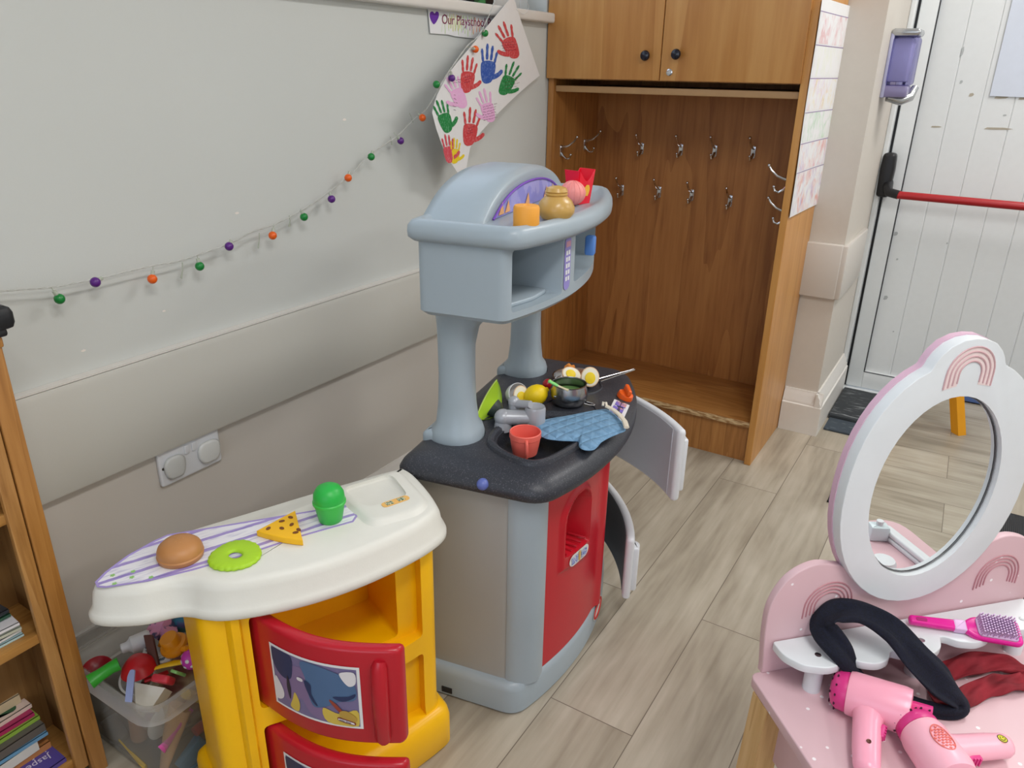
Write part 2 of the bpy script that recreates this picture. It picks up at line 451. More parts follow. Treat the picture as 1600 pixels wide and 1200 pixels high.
M_door_wood = wood('birch_veneer', (176, 116, 56), (192, 134, 70), (206, 152, 88), 'Z', 0.3, 0.35, fig=0.5, coat=0.25)
M_side_wood = wood('pine_side_panel', (184, 124, 58), (202, 142, 72), (212, 156, 86), 'Z', 0.45, 0.4, fig=0.6)
M_shelf_wood = wood('oak_shelf', (148, 96, 44), (174, 118, 60), (188, 134, 74), 'X', 0.9, 0.45)
M_case = wood('honey_pine', (150, 98, 44), (170, 116, 56), (184, 130, 68), 'Z', 0.9, 0.4)
M_case_in = wood('oak_bookcase_inside', (120, 84, 46), (140, 102, 58), (152, 114, 68), 'Z', 0.8, 0.5)
M_raw = mat('raw_chipboard_edge', (196, 164, 118), 0.8, noise=0.2, nscale=120)
M_kgrey = mat('blue_grey_plastic', (164, 177, 186), 0.32, 0.45, noise=0.015, bump=0.04, bscale=350)
M_kside = mat('grey_plastic_panel', (166, 166, 163), 0.35, 0.45, noise=0.015, bump=0.04, bscale=350)
M_granite = two_tone('charcoal_speckled_plastic', (50, 52, 60), (98, 98, 104), 420, 0.56, 0.72, 0.42)
M_red = mat('red_plastic', (196, 24, 42), 0.3, 0.5)
M_redw = mat('crimson_plastic', (186, 22, 40), 0.3, 0.5)
M_yellow = mat('yellow_plastic', (252, 192, 0), 0.32, 0.5, sss=0.0)
M_board = mat('ivory_plastic', (226, 224, 215), 0.4, 0.4, bump=0.05, bscale=300)
M_wplastic = mat('white_plastic', (222, 224, 228), 0.35, 0.45)
M_pink = two_tone('pink_paint_plain', (226, 184, 190), (226, 186, 192), 30, 0.4, 0.6, 0.45)
M_vwhite = mat('white_lacquer', (222, 226, 229), 0.35, 0.4)
M_legwood = wood('beech_leg', (188, 146, 92), (206, 166, 112), (216, 180, 128), 'Z', 1.0, 0.5)

def dots_mat(name, base, dot, scale, r):
    return two_tone(name, dot, base, scale, r, r + 0.03, 0.42, tex='voronoi')
M_pinkd = dots_mat('pink_paint_white_flecks', (217, 182, 188), (244, 236, 238), 38, 0.075)

# ================================================================== ROOM
XW = -1.37          # plastered face of the left wall
YB = 2.81           # face of the pier beside the cupboard
XR = -0.40          # reveal beside the door
YD = 3.37           # door plane
W0, W1 = -2.3, 3.3  # rest of the room: y of the wall behind the camera, x of the wall opposite
def sbox(name, m, *a, r=0.0, parent=None):
    b = MB(); b.box(*a, r=r); return struct(b.build(name, m, parent)) if parent is None else b.build(name, m, parent)
fl = MB(); fl.face([(XW - .3, W0, 0), (W1, W0, 0), (W1, YD + .3, 0), (XW - .3, YD + .3, 0)]); struct(fl.build('floor', floor_mat()))
ce = MB(); ce.face([(XW - .3, W0, CEIL), (XW - .3, YD + .3, CEIL), (W1, YD + .3, CEIL), (W1, W0, CEIL)]); struct(ce.build('ceiling', M_ceil))
for lx, ly in LAMPS:
    f = MB(); f.box(lx - .18, lx + .18, ly - .6, ly + .6, CEIL - .06, CEIL - .001, r=.01)
    o = f.build('ceiling_light', M_white); tag(o, 'long white ceiling light fitting over the play room', 'light', 'ceiling light fittings')

# left wall, with a window opening over the sill
WZ0, WY0, WY1, WZ1 = 1.425, 0.35, 2.40, 2.25
b = MB()
b.box(XW - .22, XW, W0, YB + .1, -0.02, WZ0)
b.box(XW - .22, XW, W0, WY0, WZ0, CEIL)
b.box(XW - .22, XW, WY1, YB + .1, WZ0, CEIL)
b.box(XW - .22, XW, WY0, WY1, WZ1, CEIL)
wl = struct(b.build('wall_left', M_wall))
b = MB(); b.mi = 0; b.box(XW, XW + .003, W0, 2.417, 0.10, 0.53)
b.build('wall_left_lower_paint', M_taupe, wl)
b = MB()
for y0, z0, rr in [(538, 187, .004), (370, 333, .0035), (130, 548, .003), (256, 486, .0025)]:
    p = onX((y0, z0), XW)
    b.prism([(p.y + rr * a * 1.6, p.z + rr * c) for a, c in [(1, .2), (.3, .8), (-.7, .5), (-1, -.2), (-.1, -.7), (.8, -.5)]], 0, 0.0006, M=basis((XW, 0, 0), (0, 1, 0), (0, 0, 1)))
b.build('paint_chip', mat('pale_plaster', (236, 228, 220), .9), wl)
# dado board
b = MB()
b.loft([[(XW, y, .505), (XW + .022, y, .505), (XW + .024, y, .512), (XW + .024, y, .700), (XW + .018, y, .711), (XW, y, .713)] for y in (W0, 2.417)])
dado = struct(b.build('trim_1', mat('dado_paint_grey', (198, 196, 188), 0.45, 0.35, noise=0.02, nscale=4, bump=0.04, bscale=250)))
b = MB(); b.box(XW + .0005, XW + .019, W0, 2.417, .7125, .7165); b.build('painted_top_edge', M_white, dado)
# skirting
def skirt(name, p0, p1, nrm, h, th):
    p0 = Vector(p0); p1 = Vector(p1); n = Vector(nrm); prof = [(0, 0), (th, 0), (th, h * .68), (th * .8, h * .7), (th * .8, h * .76), (th * .62, h * .8), (th * .62, h * .88), (th * .3, h * .95), (th * .25, h), (0, h)]
    b = MB(); b.loft([[tuple(p + n * a + Vector((0, 0, z))) for a, z in prof] for p in (p0, p1)])
    return struct(b.build(name, M_white))
skirt('baseboard_left', (XW, W0, 0), (XW, 2.417, 0), (1, 0, 0), .155, .02)
# window sill and frame
b = MB(); b.prism(rounded([(XW - .2, WZ0 - .03), (XW + .03, WZ0 - .03), (XW + .03, WZ0), (XW - .2, WZ0)], [0, .008, .008, 0], 3), W0 + 2.3, 2.417, M=Matrix(((1, 0, 0, 0), (0, 0, 1, 0), (0, 1, 0, 0), (0, 0, 0, 1))))
struct(b.build('trim_2', M_white))
b = MB(); xg = XW - .1
def fr(y0, y1, z0, z1): b.box(xg - .03, xg + .03, y0, y1, z0, z1, r=.006)
fr(WY0 + .0505, WY1 - .0505, WZ0 + .0005, WZ0 + .045); fr(WY0 + .0505, WY1 - .0505, WZ1 - .05, WZ1 - .0005); fr(WY0, WY0 + .05, WZ0, WZ1); fr(WY1 - .05, WY1, WZ0, WZ1); fr(1.36, 1.41, WZ0 + .046, WZ1 - .051)
win = struct(b.build('window_1', M_upvc))
def gl(m):
    nt = m.node_tree; nt.nodes['Principled BSDF'].inputs['Roughness'].default_value = 0.02; return m
M_glass = gl(clear_plastic('window_glass', (235, 242, 248), 0.03, .02))
for y0, y1 in ((WY0 + .04, 1.37), (1.40, WY1 - .04)):
    b = MB(); b.box(xg - .004, xg + .004, y0, y1, WZ0 + .04, WZ1 - .04); b.build('glass_pane', M_glass, win)
# wall at the back, pier beside the cupboard, reveal, and wall around the door
sbox('wall_back', M_wall, XW - .22, -.53, YB, YB + .6, 0, CEIL)
b = MB(); b.box(-.53, XR, YB, YD + .08, 0, CEIL); pier = struct(b.build('wall_pier', mat('wall_paint_cream', (206, 199, 189), .6, .3, bump=.04)))
b = MB(); b.box(-.53, XR + .001, YB - .024, YB + .002, .525, .715, r=.004); b.box(XR - .002, XR + .018, YB - .022, 3.20, .526, .714, r=.004)
struct(b.build('trim_3', M_taupe))
skirt('baseboard_back', (-.515, YB, 0), (XR + .0245, YB, 0), (0, -1, 0), .165, .026)
skirt('baseboard_right', (XR, YB - .0245, 0), (XR, YD - .04, 0), (1, 0, 0), .165, .026)
sbox('wall_right', M_wall, XR + 1.08, W1, YD - .04, YD + .1, 0, CEIL)
sbox('wall_over_door', M_wall, XR, XR + 1.08, YD - .04, YD + .1, 2.12, CEIL)
sbox('wall_opposite', M_wall, W1, W1 + .1, W0, YD + .1, 0, CEIL)
# wall behind the camera has a wide window as well
b = MB(); b.box(XW - .22, W1 + .1, W0 - .1, W0, 0, .9); b.box(XW - .22, W1 + .1, W0 - .1, W0, 2.2, CEIL); b.box(XW - .22, -.9, W0 - .1, W0, .9, 2.2); b.box(1.6, W1 + .1, W0 - .1, W0, .9, 2.2)
struct(b.build('wall_front', M_wall))
# door
def ybox(b, x0, x1, z0, z1, y0, y1, r=.0): b.box(x0, x1, y0, y1, z0, z1, r=r)
DX0 = XR + .012
b = MB(); ybox(b, XR, XR + .018, 0, 2.12, YD - .05, YD + .03, .004); ybox(b, XR + 1.0, XR + 1.08, 0, 2.12, YD - .05, YD + .03, .004); ybox(b, XR, XR + 1.08, 2.05, 2.12, YD - .05, YD + .03, .004)
ybox(b, XR + .001, XR + 1.079, .0005, .012, YD - .049, YD + .029, .003)
dr = struct(b.build('door_1', M_upvc))
b = MB(); ybox(b, XR + .012, XR + .03, .012, 2.06, YD + .004, YD + .02); b.build('rubber_seal', M_black, dr)
b = MB()
dx0, dx1, dz0, dz1 = XR + .028, XR + 1.0, .016, 2.05
yl = YD - .012
ybox(b, dx0, dx0 + .062, dz0, dz1, yl, yl + .05, .005); ybox(b, dx1 - .062, dx1, dz0, dz1, yl, yl + .05, .005)
ybox(b, dx0 + .0615, dx1 - .0615, dz0 + .001, .092, yl + .0006, yl + .049, .003); ybox(b, dx0 + .0615, dx1 - .0615, dz1 - .062, dz1 - .001, yl + .0006, yl + .049, .003)
b.build('door_leaf_frame', M_upvc, dr)
b = MB(); px0, px1 = dx0 + .06, dx1 - .06; prof = []
x = px0; k = 0
while x < px1 - .01:
    xe = min(x + .1, px1); prof += [(x, yl + .02), (x + .003, yl + .0165), (xe - .003, yl + .0165), (xe, yl + .02)]; x = xe
prof += [(px1, yl + .045), (px0, yl + .045)]
b.loft([[(px, py, z) for px, py in prof] for z in (.09, dz1 - .06)])
b.build('grooved_panel', M_upvc, dr)
b = MB(); ybox(b, px0 - .0005, px0 + .002, .09, dz1 - .06, yl + .0, yl + .03); ybox(b, px0, px1, .0885, .0915, yl - .0005, yl + .03); b.build('panel_gasket', mat('dark_gasket', (70, 74, 78), .6), dr)
b = MB()
def smear(p, w, h, th=.0008): q = onY(p, yl + .016); b.prism([(q.x - w, q.z - h), (q.x - w * .3, q.z - h * 1.1), (q.x + w * .6, q.z - h * .7), (q.x + w, q.z + h * .2), (q.x + w * .4, q.z + h), (q.x - w * .8, q.z + h * .7)], 0, th, M=basis((0, yl + .0165, 0), (1, 0, 0), (0, 0, 1)))
for p, w, h in [((1565, 152), .022, .005), ((1598, 154), .012, .004), ((1518, 148), .008, .006), ((1560, 201), .045, .004), ((1463, 198), .018, .003)]: smear(p, w, h)
b.build('tape_residue', mat('old_tape', (176, 168, 152), .8, noise=.2), dr)
b = MB()
for p, w, h in [((1504, 80), .004, .016), ((1502, 128), .005, .006), ((1400, 365), .007, .008), ((1402, 405), .004, .004), ((1384, 465), .008, .009), ((1570, 180), .006, .003), ((1480, 380), .003, .003), ((1396, 518), .003, .003)]: smear(p, w, h)
b.build('scuff_mark', mat('grey_scuff', (180, 184, 184), .8, noise=.3, nscale=300), dr)
# panic bar
hand = []
pb0 = onY((1386, 272), yl - .02)
b = MB(); b.prism(rounded([(-.022, -.085), (.022, -.085), (.026, .02), (.022, .080), (-.022, .080), (-.026, .02)], .014, 4), 0, .055, r=.012, M=basis((pb0.x, yl, pb0.z), (1, 0, 0), (0, 0, 1)))
bz = .838; bx = pb0.x + .012
b.tube([(bx, yl - .03, pb0.z - .03), (bx + .004, yl - .06, pb0.z - .045), (bx + .014, yl - .085, bz + .006), (bx + .05, yl - .092, bz)], [.018, .018, .017, .0165], 12)
b.build('push_bar_end', M_black, dr)
b = MB(); b.cyl((bx + .045, yl - .092, bz), (dx1 - .1, yl - .092, bz - .005), .0145, n=16); b.build('push_bar', mat('red_enamel', (170, 24, 30), .35), dr)
b = MB(); b.prism(rounded([(-.020, -.078), (.020, -.078), (.020, .074), (-.020, .074)], .014, 4), 0, .1, r=.012, M=basis((dx1 - .06, yl, bz + .03), (1, 0, 0), (0, 0, 1))); b.build('push_bar_end', M_black, dr)
# sheet pinned on the door
q0 = onY((1556, 0), yl); q1 = onY((1546, 150), yl)
b = MB(); b.prism([(q1.x, q1.z), (q1.x + .30, q1.z - .004), (q1.x + .30, q1.z + .42), (q1.x, q1.z + .42)], .0, .0012, M=basis((0, yl + .0125, 0), (1, 0, 0), (0, 0, 1)))
tag(b.build('laminated_notice', mat('bluish_laminate', (208, 214, 226), .2)), 'blank bluish laminated sheet fixed to the white door', 'notice')
# threshold and mats
M_slate = two_tone('worn_black_rubber', (50, 54, 58), (150, 154, 156), 14, .56, .72, .75, stretch=(1.2, 5, 1), detail=8, distort=.6)
b = MB(); b.box(XR + .03, 1.05, 2.985, YD - .05, .0, .02, r=.004)
tag(b.build('threshold_mat', M_slate), 'scuffed black rubber mat inside the white door', 'mat')
b = MB(); b.box(XR + .036, 1.05, 2.865, 2.98, .0, .01, r=.003)
tag(b.build('threshold_strip', two_tone('worn_blue_grey_rubber', (62, 72, 82), (136, 144, 148), 18, .6, .74, .75, stretch=(1.2, 4, 1), detail=8)), 'narrow scuffed blue-grey strip in front of the black door mat', 'mat')
M_rib = two_tone('ribbed_black_carpet', (34, 35, 38), (62, 63, 66), 60, .3, .7, .95, tex='wave', bump=.6)
b = MB(); b.box(-.243, 1.1, 2.31, 2.55, .0, .008, r=.003); b.box(.15, 1.1, 1.2, 2.32, .0, .008, r=.003)
tag(b.build('carpet_mat', M_rib), 'ribbed black carpet mat lying behind the pink dressing table', 'mat')

# ---- wall things
# double socket
P = basis((XW + .003, .881, .4645), (0, 1, 0), (0, 0, 1))
t = thing('wall_socket', 'white double wall socket under the grey dado board', 'socket', (XW + .003, .881, .4645))
L = basis((0, 0, 0), (0, 1, 0), (0, 0, 1))
rect = lambda w, h, cx=0, cy=0: [(cx - w / 2, cy - h / 2), (cx + w / 2, cy - h / 2), (cx + w / 2, cy + h / 2), (cx - w / 2, cy + h / 2)]
b = MB(); b.prism(rounded(rect(.152, .084), .006, 3), 0, .011, r=.004, M=L); b.build('face_plate', M_wplastic, t)
for cx, m in ((-.043, (206, 208, 206)), (.043, (222, 224, 222))):
    b = MB(); w = .025 + (.003 if cx > 0 else 0)
    b.prism(rounded([(cx - w, -.012), (cx - w * .6, -.03), (cx + w * .7, -.03), (cx + w, -.01), (cx + w, .012), (cx + w * .5, .022), (cx - w * .6, .022), (cx - w, .01)], .012, 4), .011, .02, r=.006, M=L)
    b.build('socket_cover', mat('cover_plastic_%d' % m[0], m, .4), t)
for cx in (-.009, .009):
    b = MB(); b.prism(rounded(rect(.011, .02, cx, .022), .002, 2), .011, .015, r=.0015, M=L); b.build('switch', M_wplastic, t)
for cx in (-.068, .068):
    b = MB(); b.lathe([(.0032, .0105), (.0032, .0118), (.001, .012)], 12, L @ T((cx, 0, 0))); b.build('screw', mat('dull_steel', (110, 108, 104), .4, metal=.8), t)

# soap dispenser on the reveal
dz = 1.285
t = thing('soap_dispenser', 'transparent purple soap dispenser with chrome ends beside the white door', 'dispenser', (XR, 3.03, dz))
M_purple = clear_plastic('purple_clear_plastic', (110, 106, 180), .10, .08, .35)
M_sil = mat('silver_plastic', (190, 192, 194), .22, metal=.85)
LD = basis((0, 0, 0), (0, 1, 0), (0, 0, 1))   # x along wall, y up, z out
b = MB(); b.box(.0, .012, -.056, .056, -.10, .10, r=.004); b.build('back_plate', mat('lilac_plastic', (176, 176, 206), .4), t)
b = MB(); b.box(.004, .085, -.056, .056, -.06, .088, r=.009); b.build('soap_tank', M_purple, t)
b = MB(); b.box(.010, .07, -.040, .040, -.05, .084, r=.006); b.build('soap_bag', mat('pale_lilac', (226, 226, 240), .4), t)
b = MB(); b.box(.0, .088, -.058, .058, .088, .112, r=.01); b.build('top_cap', M_sil, t)
b = MB(); b.box(.0, .08, -.054, .054, -.098, -.06, r=.008); b.build('lower_housing', mat('plum_plastic', (132, 124, 162), .3), t)
b = MB(); b.tube([(.02, -.03, -.1), (.06, -.01, -.108), (.085, .015, -.096), (.094, .035, -.066)], [.012, .016, .016, .012], 10); b.build('push_lever', M_sil, t)

# coat cupboard ----------------------------------------------------
CX0, CX1, CY0, CY1 = XW + .003, -.517, 2.417, YB - .002
cup = thing('coat_cupboard', 'tall wooden cupboard with an open coat hanging space and doors above', 'cupboard', ((CX0 + CX1) / 2, 2.6, 0))
def cl(p): return Vector(p) - Vector(cup.location)
def cbox(b, x0, x1, y0, y1, z0, z1, r=.0):
    c = cup.location; b.box(x0 - c.x, x1 - c.x, y0 - c.y, y1 - c.y, z0, z1, r=r)
b = MB(); cbox(b, CX1 - .022, CX1, CY0, CY1, 0, 2.2, .002); b.build('side_panel', M_side_wood, cup)
b = MB(); cbox(b, CX0, CX0 + .02, CY0 + .005, CY1, .0, 2.2, .002); b.build('side_panel', M_oak, cup)
b = MB(); cbox(b, CX0 + .02, CX1 - .022, CY1 - .03, CY1, .0, 2.2); b.build('back_panel', M_oakback, cup)
b = MB(); cbox(b, CX0 + .02, CX1 - .022, CY0 + .012, CY1 - .03, .136, .153, .002); b.build('bottom_shelf', M_shelf_wood, cup)
b = MB(); cbox(b, CX0 + .02, CX1 - .022, CY0 + .006, CY0 + .0125, .134, .1535, .002); b.build('worn_edge', two_tone('worn_lipping', (150, 108, 62), (206, 176, 132), 30, .42, .56, .7, stretch=(1, 6, 6)), cup)
b = MB(); cbox(b, CX0 + .02, CX1 - .022, CY0 + .024, CY0 + .042, .0, .136); b.build('plinth', M_oak, cup)
b = MB(); c = cup.location; x0, x1 = CX0 + .022 - c.x, CX1 - .024 - c.x
pl = [(x0, CY1 - .03 - c.y)] + [(x0 + (x1 - x0) * k / 16, CY0 + .02 - c.y + .0 - .012 * math.sin(PI * k / 16)) for k in range(17)] + [(x1, CY1 - .03 - c.y)]
b.prism(pl, 1.186, 1.206, r=.002); b.build('hat_shelf', mat('lipping_oak', (178, 140, 96), .5, noise=.08), cup)
b = MB(); cbox(b, CX0 + .02, CX1 - .022, CY0 + .02, CY1 - .03, 1.225, 1.24); b.build('cupboard_floor', M_oak, cup)
mid = onY((1036, 60), CY0 - .01).x
for k, (x0, x1) in enumerate(((CX0 + .002, mid - .0015), (mid + .0015, CX1 - .020))):
    b = MB(); cbox(b, x0, x1, CY0 - .014, CY0 + .004, 1.228, 2.16, .002); d = b.build('door', M_door_wood, cup)
    kp = cl(onY((1010, 87) if k == 0 else (1058, 85), CY0 - .02)); MK = basis((kp.x, CY0 - .014 - c.y, kp.z), (1, 0, 0), (0, 0, 1))
    b = MB(); b.lathe([(.006, 0), (.006, .008), (.0135, .012), (.0155, .018), (.013, .024), (.006, .0265), (0, .027)], 20, MK); b.build('door_knob', mat('navy_gloss_knob', (18, 20, 34), .2), d)
    if k == 1:
        kp = cl(onY((1045, 113), CY0 - .02)); MK = basis((kp.x, CY0 - .014 - c.y, kp.z), (1, 0, 0), (0, 0, 1))
        b = MB(); b.lathe([(.010, 0), (.010, .003), (.007, .004), (.0065, .0035), (0, .0035)], 20, MK); b.box(-.001, .001, -.004, .004, .0034, .0042, M=MK); b.build('lock', M_chrome, d)
# coat hooks
def hook(name, M):
    b = MB()
    b.prism(rounded(rect(.016, .042), .007, 4), 0, .003, r=.001, M=M)
    b.tube([M @ Vector(p) for p in [(0, .012, .002), (0, .016, .018), (0, .022, .034), (0, .038, .054), (0, .05, .062)]], [.005, .0045, .004, .0038, .0034], 8)
    b.ell((0, 0, 0), .0055, M @ T((0, .051, .063)), 10, 8)
    b.tube([M @ Vector(p) for p in [(0, -.006, .002), (0, -.016, .010), (0, -.026, .024), (0, -.022, .036), (0, -.012, .04)]], [.005, .0045, .004, .0038, .0034], 8)
    b.ell((0, 0, 0), .005, M @ T((0, -.0105, .04)), 10, 8)
    return b.build(name, M_chrome, cup)
yb = CY1 - .03
for p in [(1003, 232), (1064, 234), (1117, 236), (1177, 238), (972, 297), (1030, 300), (1081, 305), (1141, 314)]:
    q = cl(onY(p, yb)); hook('coat_hook', basis((q.x, yb - c.y, q.z), (1, 0, 0), (0, 0, 1)))
for p in [(877, 236), (914, 226)]:
    q = cl(onX(p, CX0 + .022)); hook('coat_hook', basis((CX0 + .02 - c.x, q.y, q.z), (0, 1, 0), (0, 0, 1)))
for p in [(1231, 288), (1229, 338)]:
    q = cl(onX(p, CX1 - .022)); hook('coat_hook', basis((CX1 - .022 - c.x, q.y, q.z), (0, -1, 0), (0, 0, 1)))

# crayon drawings strip on the cupboard side
def scribble(name, c1, c2, seed, amt=.6):
    m = bpy.data.materials.new(name); m.use_nodes = True; nt = m.node_tree; b_ = nt.nodes['Principled BSDF']; b_.inputs['Roughness'].default_value = .8
    tc = nd(nt, 'ShaderNodeTexCoord'); mp = nd(nt, 'ShaderNodeMapping'); mp.inputs['Location'].default_value = (seed * 1.7, seed * .9, seed * 2.3); nt.links.new(tc.outputs['Object'], mp.inputs[0])
    mp2 = nd(nt, 'ShaderNodeMapping'); mp2.inputs['Rotation'].default_value = (rad(35 + seed * 20), 0, 0); mp2.inputs['Scale'].default_value = (1, 110, 40); nt.links.new(mp.outputs[0], mp2.inputs[0])
    st = nd(nt, 'ShaderNodeTexNoise', Scale=1.0, Detail=4.0, Distortion=.6); nt.links.new(mp2.outputs[0], st.inputs['Vector'])
    sr = nd(nt, 'ShaderNodeMapRange'); sr.inputs[1].default_value = .35; sr.inputs[2].default_value = .7; nt.links.new(st.outputs['Fac'], sr.inputs[0])
    prev = None
    for k, c in enumerate((c1, c2)):
        n = nd(nt, 'ShaderNodeTexNoise', Scale=13.0 + 8 * k, Detail=2.0, Distortion=.8); ad = nd(nt, 'ShaderNodeVectorMath', operation='ADD'); ad.inputs[1].default_value = (k * 3.3, k * 5.1, 0)
        nt.links.new(mp.outputs[0], ad.inputs[0]); nt.links.new(ad.outputs[0], n.inputs['Vector'])
        mr = nd(nt, 'ShaderNodeMapRange'); mr.inputs[1].default_value = .47; mr.inputs[2].default_value = .70; mr.inputs[4].default_value = amt; nt.links.new(n.outputs['Fac'], mr.inputs[0])
        mu = nd(nt, 'ShaderNodeMath', operation='MULTIPLY'); nt.links.new(mr.outputs[0], mu.inputs[0]); nt.links.new(sr.outputs[0], mu.inputs[1])
        mx = nd(nt, 'ShaderNodeMix', data_type='RGBA'); mx.inputs[7].default_value = rgb(*c)
        if prev is None: mx.inputs[6].default_value = rgb(232, 231, 232)
        else: nt.links.new(prev, mx.inputs[6])
        nt.links.new(mu.outputs[0], mx.inputs[0]); prev = mx.outputs[2]
    nt.links.new(prev, b_.inputs['Base Color'])
    return m
xs = CX1 + .0025
tl, tr, bl, br = [onX(p, xs) for p in ((1283, -4), (1336, 12), (1232, 340), (1288, 313))]
t = thing('drawing_strip', 'long paper strip of faint crayon drawings hanging on the cupboard side', 'drawing', tuple(bl))
def strip(u, v):
    p = (bl * (1 - u) + br * u) * (1 - v) + (tl * (1 - u) + tr * u) * v
    return p + Vector((.001 + .006 * (math.sin(v * 9) * .3 + .5) * abs(u - .5) * 1.2, 0, 0)) - bl
b = MB(); b.sheet(lambda u, v: (strip(u, v), (1, 0, 0)), 8, 24, .0006); b.build('paper', M_paper, t)
rows = [(.0, .215, (222, 112, 70), (190, 176, 214), .95), (.22, .355, (178, 140, 200), (226, 120, 90), .7), (.36, .50, (120, 190, 124), (190, 220, 190), .85), (.505, .655, (214, 170, 214), (232, 206, 110), .7), (.66, .80, (226, 228, 200), (222, 226, 214), .7), (.805, .945, (206, 70, 74), (222, 170, 176), .8)]
for k_, (v0, v1, ca_, cb_, am) in enumerate(rows):
    b = MB(); b.grid(lambda u, v, v0=v0, v1=v1: tuple(strip(.02 + .96 * u, v0 + .005 + (v1 - v0 - .006) * v) + Vector((.0010, 0, 0))), 4, 6)
    b.build('crayon_panel', scribble('crayon_%d' % k_, ca_, cb_, k_ + 1, am), t)
b = MB()
for v in (.218, .357, .502, .657, .803, .945):
    b.grid(lambda u, w, v=v: tuple(strip(u, v - .0018 + .0036 * w) + Vector((.0013, 0, 0))), 4, 1)
b.build('ruled_line', mat('violet_ink', (150, 130, 168), .8), t)

# hand prints paper ------------------------------------------------
def pd(px, py): # how far the hanging sheet stands off the wall
    t = max(0.0, min(1.0, (838 - px - (py - 60) * .05) / 150)); return .022 + .085 * t ** 1.1
def pw(px, py, off=0.0): q = onX((px, py), XW + pd(px, py) + off); return q
t = thing('handprint_sheet', 'white paper sheet of coloured hand prints hanging crooked on the wall', 'painting', tuple(pw(800, 0)))
O = Vector(t.location)
left = catmull([(797, -2), (770, 30), (735, 73), (703, 112), (683, 148), (675, 176)], 5, False)
right = catmull([(803, -2), (815, 36), (830, 80), (838, 104), (843, 118)], 5, False)
bottom = catmull([(675, 176), (683, 206), (697, 242), (712, 266), (725, 286)], 5, False)
bot2 = catmull([(843, 118), (810, 146), (775, 180), (745, 214), (731, 240), (725, 286)], 5, False)
def samp(c, t):
    t *= len(c) - 1; i = min(int(t), len(c) - 2); f = t - i
    return Vector((c[i][0] * (1 - f) + c[i + 1][0] * f, c[i][1] * (1 - f) + c[i + 1][1] * f))
def coons(u, v):   # u: left curve(0) -> right curve(1); v: top -> bottom
    top = Vector((797 + 6 * u, -2)); 
    a = samp(left, v); bb = samp(right, v)
    bo = samp(bottom + bot2[::-1][1:], u)
    pt = a * (1 - u) + bb * u + top * (1 - v) + bo * v - ((Vector((797, -2)) * (1 - u) + Vector((803, -2)) * u) * (1 - v) + (Vector((675, 176)) * (1 - u) + Vector((843, 118)) * u) * v)
    return pt
b = MB()
b.sheet(lambda u, v: (pw(*coons(u, v)) - O, (.98, -.15, 0)), 20, 20, .0008)
b.build('paper', M_paper, t)
def hand(cx, cy, s, ang, mirror=1, spread=1.0, palm=1.0):
    polys = []
    def tr(x, y): x *= mirror * .8; ca, sa = math.cos(rad(ang)), math.sin(rad(ang)); return (cx + s * (x * ca - y * sa), cy + s * (x * sa + y * ca))
    pal = catmull([(-.34, .35), (-.40, .0), (-.36, -.28), (0, -.36), (.34, -.26), (.36, .1), (.22, .5), (-.05, .62), (-.25, .55)], 4)
    polys.append([tr(x * palm, y * palm) for x, y in pal])
    for bx, by, a, l, w in [(-.30, -.30, -16 * spread, .55, .085), (-.10, -.38, -4 * spread, .68, .09), (.11, -.37, 6 * spread, .62, .09), (.30, -.26, 18 * spread, .5, .08)]:
        dx, dy = math.sin(rad(a)), -math.cos(rad(a)); nx, ny = -dy, dx
        w2 = w * .8
        polys.append([tr(bx + nx * w2 * c0 + dx * l * r, by + ny * w2 * c0 + dy * l * r) for c0, r in [(.7, 0.02), (1, .25), (.75, .5), (1, .8), (.6, .98), (0, 1.04), (-.6, .98), (-1, .8), (-.75, .5), (-1, .25), (-.7, .02)]])
    polys.append([tr(x, y) for x, y in [(.28, .22), (.5, .12), (.66, -.02), (.76, -.0), (.78, .1), (.66, .24), (.48, .36), (.28, .44)]])
    return polys
hp = [((797, 71), 36, -22, -1, 1.2, 'hand_red', (206, 62, 66)), ((763, 108), 37, 4, 1, .7, 'hand_blue', (42, 84, 172)), ((793, 130), 33, 24, 1, 1.4, 'hand_green', (20, 130, 62)), ((731, 124), 35, 6, 1, .75, 'hand_red', 0), ((716, 150), 34, -24, -1, .9, 'hand_pink', (236, 178, 222)), ((762, 172), 32, -16, -1, 1.0, 'hand_pink', 0), ((735, 206), 36, 6, 1, 1.0, 'hand_red', 0), ((696, 188), 32, -18, 1, .8, 'hand_green', 0), ((702, 238), 27, -8, 1, .5, 'hand_rose', (214, 74, 88)), ((711, 241), 24, 2, 1, .5, 'hand_yellow', (238, 208, 20))]
cols = {}
for pxy, s, ang, mir, sp, mn, col in hp:
    if col: cols[mn] = two_tone(mn, col, tuple(min(255, int(c_ * .55 + 105)) for c_ in col), 160, .5, .75, .7, detail=6)
    b = MB()
    for j, poly in enumerate(hand(pxy[0], pxy[1], s, ang, mir, sp)):
        b.face([tuple(pw(x, y, .0018 + .0001 * j) - O) for x, y in poly])
    b.build('hand_print', cols[mn], t)
